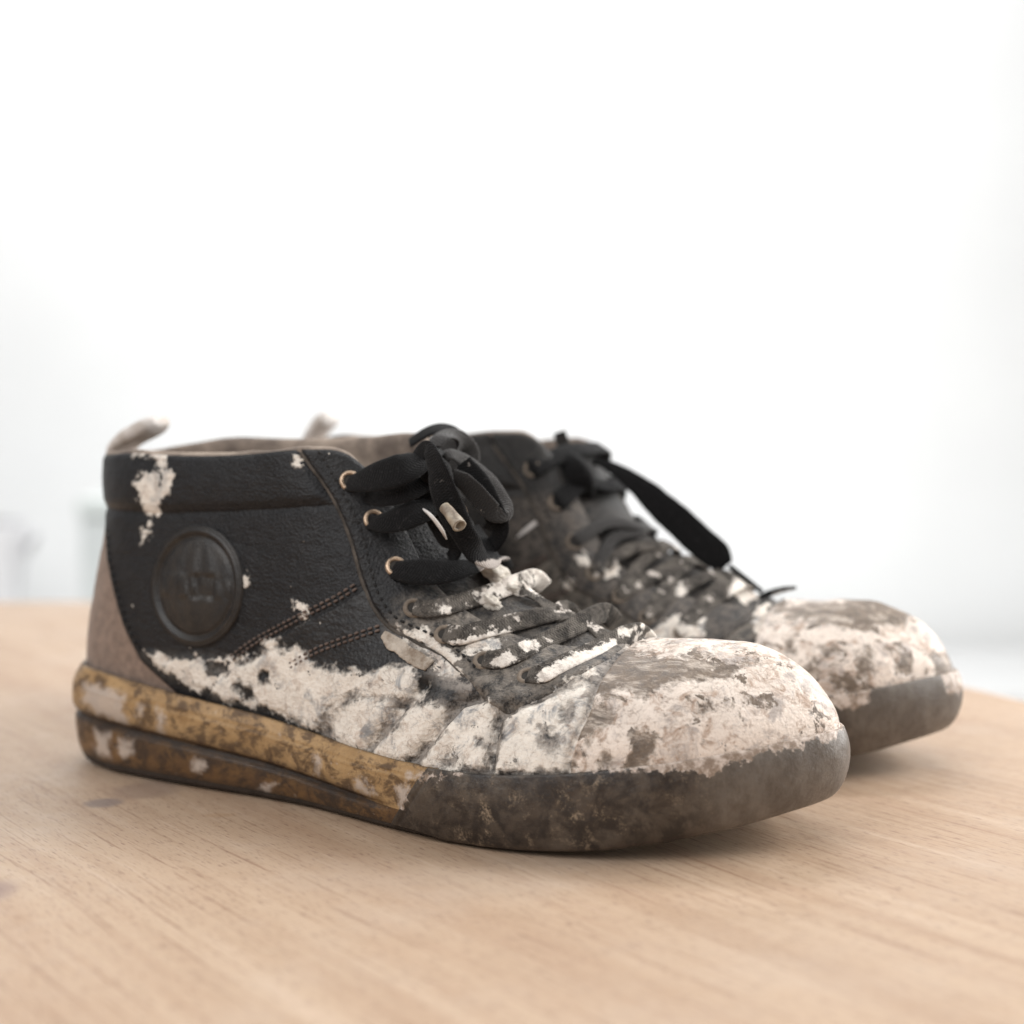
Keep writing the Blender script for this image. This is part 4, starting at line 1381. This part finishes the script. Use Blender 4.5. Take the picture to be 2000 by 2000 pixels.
    def cross(i, j, side, mat, lift=0.22, width=0.62, seed=0):
        p, nn = eyl[side, i]
        q, n2 = eyl[-side, j]
        s = side
        Sa, Sb = p[0], q[0]
        pts = [p - nn * 0.25, p + nn * 0.10 + np.array([0.05, -s * 0.08, .02])]
        nr2 = [nn, nn]
        for f in (0.22, 0.4, 0.6, 0.78):
            Tm = p[1] + (q[1] - p[1]) * f
            Sm = Sa + (Sb - Sa) * f
            # on the tongue line, same station
            r_ = ridge_pt(Sm + 0.9 * (1 - (2 * f - 1) ** 2), Tm, lift + 0.05 * (1 - (2 * f - 1) ** 2))
            pts.append(r_)
            nr2.append(np.array([0.5, Tm * 0.38, 0.85]))
        pts += [q + n2 * 0.10 + np.array([0.05, s * 0.08, .02]), q - n2 * 0.25]
        nr2 += [n2, n2]
        return lace(pts, width, 0.14, mat, nr2, seed=seed)

    A = lambda x, y, t: at(x, y, t, org)
    if near:
        lace_on([(1058, 1318), (1075, 1310), (1130, 1284), (1185, 1260), (1230, 1243), (1252, 1242, .9), (1268, 1262, 2.0)], width=0.68, thick=0.13, mat='lace_dusty', seed=1, lift=0.2, hole=6)
        lace_on([(972, 1290), (1005, 1280), (1060, 1256), (1115, 1230), (1155, 1208), (1182, 1200, .8), (1200, 1216, 2.0)], width=0.64, thick=0.13, mat='lace_dusty', seed=2, lift=0.2, hole=5)
        lace_on([(897, 1243), (935, 1234), (985, 1222), (1040, 1210), (1085, 1200), (1104, 1194, .9), (1120, 1208, 1.9)], width=0.66, thick=0.13, mat='lace_dusty', seed=3, lift=0.2, hole=4)
        lace_on([(835, 1192), (870, 1186), (915, 1174), (965, 1158), (1015, 1140), (1045, 1132, .7), (1062, 1148, 1.9)], width=0.62, thick=0.13, mat='lace_dusty', seed=4, lift=0.2, hole=3)
        lace_on([(1085, 1200, -.3), (1112, 1206), (1150, 1222), (1185, 1250)], width=0.5, thick=0.1, mat='lace_dusty', seed=32, lift=0.07)
        lace_on([(1010, 1150, -.4), (1040, 1165), (1075, 1190), (1100, 1215)], width=0.5, thick=0.1, mat='lace_dusty', seed=33, lift=0.07)
        lace([A(748, 1108, -2.2), A(768, 1114, -2.75), A(815, 1119, -2.75), A(870, 1119, -2.3), A(920, 1108, -1.4), A(950, 1096, -.4), A(972, 1092, .5), A(985, 1110, 1.6)], [.45, .62, .92, .9, .75, .6, .6, .6], 0.13, 'lace', (0.2, -0.75, 0.6), seed=5)
        lace([A(705, 1020, -2.1), A(724, 1023, -2.7), A(765, 1020, -2.8), A(815, 1003, -2.5), A(850, 985, -1.8), A(880, 965, -.8)], [.42, .5, .85, .95, .8, .6], 0.12, 'lace', (0.2, -0.8, 0.5), seed=6)
        lace([A(664, 948, -2.2), A(682, 946, -2.75), A(730, 934, -2.9), A(785, 918, -2.7), A(825, 898, -2.0), A(850, 885, -1.0)], [.45, .55, .98, 1.12, 1.0, .7], 0.13, 'lace', (0.2, -0.85, 0.45), seed=7)
        lace([A(700, 962, -2.3), A(745, 972, -2.6), A(795, 962, -2.5), A(835, 945, -1.9)], [.4, .7, .75, .6], 0.12, 'lace', (0.2, -0.85, 0.45), seed=8)
        # the bow: wide hanging end, crumpled loops, knot
        lace([A(800, 930, -1.6), A(818, 895, -2.0), A(834, 876, -2.3), A(848, 905, -2.6), A(862, 950, -2.75), A(882, 1000, -2.7), A(905, 1045, -2.5), A(930, 1080, -2.1), A(955, 1096, -1.5), A(958, 1080, -.9), A(925, 1030, -.7)], [0.5, 0.55, 0.42, 0.7, .88, .85, 0.74, 0.7, 0.66, 0.6, .5], 0.10, 'lace', [(0.2, -1, .1)] * 3 + [(-.15, -.95, .2), (-.1, -.95, .25), (.2, -.9, .3), (.35, -.8, .4), (.4, -.7, .5), (.7, -.4, .5), (.5, .2, .8), (.3, -.3, .9)], seed=9, nseg=90, wob=.10)
        lace([A(850, 912, -1.2), A(878, 890, -.9), A(905, 900, -.6), A(932, 922, -.5), A(958, 950, -.5), A(980, 985, -.6), A(984, 1002, -.8), A(966, 1004, -1.0), A(936, 975, -1.1), A(908, 945, -1.2), A(882, 930, -1.3)], [0.4, .5, .6, .68, .70, .66, 0.6, .62, .66, .6, .45], 0.09, 'lace_grey', [(0.3, -.4, .85), (.3, -.4, .85), (.4, -.5, .7), (.5, -.55, .6), (.6, -.5, .6), (.8, -.4, .3), (.7, -.7, 0), (.1, -.9, .4), (-.1, -.9, .4), (-.1, -.9, .4), (0, -.9, .4)], seed=10, nseg=100, wob=.14)
        lace([A(905, 905, -.9), A(930, 940, -.9), A(955, 985, -.9), A(975, 1030, -.8), A(968, 1060, -.7), A(945, 1075, -.5)], [.5, .72, .78, .7, .6, .5], 0.09, 'lace', [(.1, -.9, .4)] * 6, seed=34, wob=.12)
        lace([A(815, 960, -1.8), A(838, 985, -1.9), A(858, 1020, -2.0), A(874, 1050, -1.9), A(886, 1078, -1.6), A(880, 1095, -1.1)], [.5, .75, .8, .75, .6, .5], 0.10, 'lace', [(.1, -.95, .25)] * 6, seed=11, wob=.08)
        lace([A(848, 874, -.8), A(865, 855, -.4), A(890, 858, .2), A(912, 885, .6), A(910, 930, .2), A(890, 970, -.6)], [.6, .75, .85, .8, .7, .6], 0.10, 'lace_grey', [(0.2, -.6, .8), (0.2, -.5, .85), (.4, -.6, .7), (.6, -.7, .4), (.5, -.8, .2), (.4, -.9, 0)], seed=12, wob=.12)
        lace([A(800, 868, .6), A(835, 846, .8), A(862, 840, 1.0), A(892, 848, 1.3), A(912, 868, 1.6)], [.5, .7, .75, .7, .5], 0.12, 'lace', [(0, -.5, .85)] * 5, seed=13, wob=.06)
        v_, f_, u_ = ribbon([A(838, 900, -1.5), A(850, 925, -1.8), A(856, 955, -1.7), A(852, 980, -1.2)], [(.2, -.95, .2)] * 4, [.6, 1.0, .9, .6], [.3, .5, .45, .3], 30)
        v_ = v_ + 0.15 * (fbm(v_, 1.8, 3, 91)[:, None] - 0.5)
        mesh('lace_knot', v_, f_, M['lace'], root, {'pl': np.full(len(v_), -1.0)}, uv=u_)
        v_, f_ = tube([A(868, 992, -3.0), A(880, 1008, -3.1), A(893, 1024, -3.15), A(897, 1030, -3.2)], [.16, .19, .215, .22], 20, 16, 0.62)
        v_ = v_ + 0.05 * (fbm(v_, 3, 2, 92)[:, None] - 0.5)
        mesh('aglet', v_, f_, M['aglet'], root)
        v_, f_ = tube([A(818, 992, -2.3), A(840, 1008, -2.45), A(862, 1036, -2.5), A(872, 1056, -2.3)], [.02, .055, .06, .02], 24, 8)
        mesh('lace_edge', v_, f_, M['tab'], root)
        lace_on([(893, 915), (915, 948), (948, 985), (972, 1012), (960, 1040)], lift=0.25, width=0.6, thick=0.1, mat='lace_grey', seed=35, wob=.12)
        # flakes of plaster on the laces, and the dirty strip sticking to the seam
        def blob(cx, cy, t, rx, ry, rz, mat, name, seed, tilt=0.0):
            c = A(cx, cy, t)
            th = np.linspace(0, math.pi, 18)
            ph = np.linspace(0, 2 * math.pi, 30, endpoint=False)
            Vb = np.array([(math.sin(a) * math.cos(b), math.sin(a) * math.sin(b), math.cos(a)) for a in th for b in ph])
            k = 1 + 1.1 * (fbm(Vb + seed, 1.6, 4, seed)[:, None] - 0.5) + 0.7 * (fbm(Vb + seed, 4.5, 3, seed + 4)[:, None] - 0.5)
            Vb = np.sign(Vb) * np.abs(Vb) ** 0.85 * k * np.array([rx, ry, rz])
            ct, st = math.cos(tilt), math.sin(tilt)
            X = Vb[:, 0] * ct + Vb[:, 2] * st
            Z = -Vb[:, 0] * st + Vb[:, 2] * ct
            Vb = np.stack([X, Vb[:, 1], Z], -1) + c
            Fb = []
            for i in range(17):
                for j in range(30):
                    Fb.append([i * 30 + j, i * 30 + (j + 1) % 30, (i + 1) * 30 + (j + 1) % 30, (i + 1) * 30 + j])
            mesh(name, Vb, Fb, M[mat], root)
        blob(968, 1122, -.35, .62, .5, .24, 'flake', 'plaster_lump', 3, 0.6)
        blob(1002, 1150, -.25, .34, .4, .16, 'flake', 'plaster_lump', 5, 0.3)
        blob(958, 1178, -1.25, .34, .25, .2, 'flake', 'plaster_lump', 12, 0.5)
        sp_, sn_ = over([(748, 1242), (772, 1260), (804, 1283), (838, 1303)], 0.07)
        v_, f_, u_ = ribbon(sp_, sn_, [.30, .50, .46, .50], 0.10, 60)
        v_ = v_ + 0.16 * (fbm(v_, 2.2, 4, 77)[:, None] - 0.5)
        mesh('plaster_strip', v_, f_, M['crud'], root)
        v_, f_, u_ = ribbon([A(905, 1250, -2.9), A(940, 1243, -2.6), A(985, 1232, -1.9), A(997, 1228, -1.7)], [(.2, -.85, .5)] * 4, [.1, .26, .24, .2], 0.12, 30)
        mesh('plaster_strip', v_, f_, M['flake'], root)
    else:
        for i in (2, 3, 4, 5):
            cross(i, i + 1, 1, 'lace_grey' if i < 3 else 'lace_dusty', 0.16, 0.5, seed=40 + i)
            cross(i, i + 1, -1, 'lace_grey' if i < 3 else 'lace_dusty', 0.22, 0.55, seed=50 + i)
        cross(6, 6, 1, 'lace_dusty', 0.2, seed=61)
        cross(0, 0, -1, 'lace', 0.3, 0.8, seed=62)
        cross(1, 1, -1, 'lace', 0.3, 0.75, seed=63)
        lace([A(996, 905, -2.2), A(1020, 900, -2.6), A(1050, 905, -2.4), A(1085, 918, -1.6), A(1110, 925, -.8)], 0.95, 0.22, 'lace', (0.2, -.85, .45), seed=14)
        lace([A(1110, 935, -1.2), A(1085, 955, -1.9), A(1062, 985, -2.4), A(1045, 1015, -2.6)], 0.55, 0.15, 'lace_grey', (0.5, -.8, .3), seed=15)
        lace([A(1118, 930, -1.0), A(1105, 975, -1.3), A(1120, 1020, -1.5), A(1160, 1045, -1.2), A(1190, 1030, -.6), A(1175, 980, -.3), A(1145, 930, -.4)], [.6, .8, .95, 1.0, .9, .8, .6], 0.17, 'lace', [(.2, -.9, .4)] * 7, seed=16, nseg=80)
        lace([A(1125, 925, -.6), A(1108, 890, -.6), A(1096, 858, -.6), A(1092, 846, -.6)], [.6, .62, .5, .48], 0.16, 'lace_grey', (.2, -.95, .2), seed=17)
        lace([A(1060, 905, .2), A(1078, 893, .4), A(1095, 900, .5), A(1115, 920, .3)], .5, 0.2, 'lace_grey', (0, -.5, .8), seed=18)
        # long free end arching forward
        lace([A(1120, 930, -.3), A(1136, 912, -.2), A(1160, 903, 0), A(1195, 915, 0.1), A(1240, 945, 0.1), A(1300, 998, .1), A(1355, 1048, .1), A(1398, 1086, .1), A(1418, 1108, .1)],
             [.6, .5, .35, .5, .8, 1.12, 1.18, 1.10, .6], 0.11, 'lace', [(.6, -.2, .8), (.5, -.3, .8), (.45, -.4, .8), (.35, -.75, .6), (.25, -.9, .4), (.2, -.95, .3), (.2, -.95, .3), (.2, -.95, .3), (.2, -.95, .3)], seed=19, nseg=100)
        v_, f_ = tube([A(1425, 1108, .1), A(1450, 1128, .1), A(1478, 1150, .1), A(1488, 1158, .1)], [.10, .10, .09, .09], 24, 10)
        mesh('aglet', v_, f_, M['lace'], root, {'pl': np.full(len(v_), -1.0)})
        lace([A(1478, 1172, .2), A(1500, 1162, .2), A(1530, 1154, .3), A(1555, 1150, .4)], [.2, .3, .26, .12], 0.1, 'lace', (.2, -.7, .7), seed=24)
        v_, f_, u_ = ribbon([A(1098, 905, -1.3), A(1118, 918, -1.6), A(1135, 940, -1.5), A(1140, 965, -1.0)], [(.2, -.95, .2)] * 4, 1.1, 0.7, 30)
        mesh('lace_knot', v_, f_, M['lace'], root, {'pl': np.full(len(v_), -1.0)}, uv=u_)
        v_, f_ = tube([A(1050, 1022, -2.9), A(1030, 1038, -3.0), A(1005, 1058, -3.1), A(992, 1068, -3.1)], [.17, .19, .19, .17], 20, 14)
        mesh('aglet', v_, f_, M['tab'], root)


LAB_N = 'worn black sneaker in front, ankle badge and thick white plaster along its side and toe'
LAB_F = 'worn plaster-stained sneaker standing behind, with a loose lace end arching over its front'
near_root = thing('sneaker', LAB_N, 'shoe', (O_NEAR[0] * CM, O_NEAR[1] * CM, 0.0004), -YAW, 'pair of worn plastered sneakers')
build_shoe(near_root, O_NEAR, True)
far_root = thing('sneaker', LAB_F, 'shoe', (O_FAR[0] * CM, O_FAR[1] * CM, 0.0004), -YAW, 'pair of worn plastered sneakers')
build_shoe(far_root, O_FAR, False)
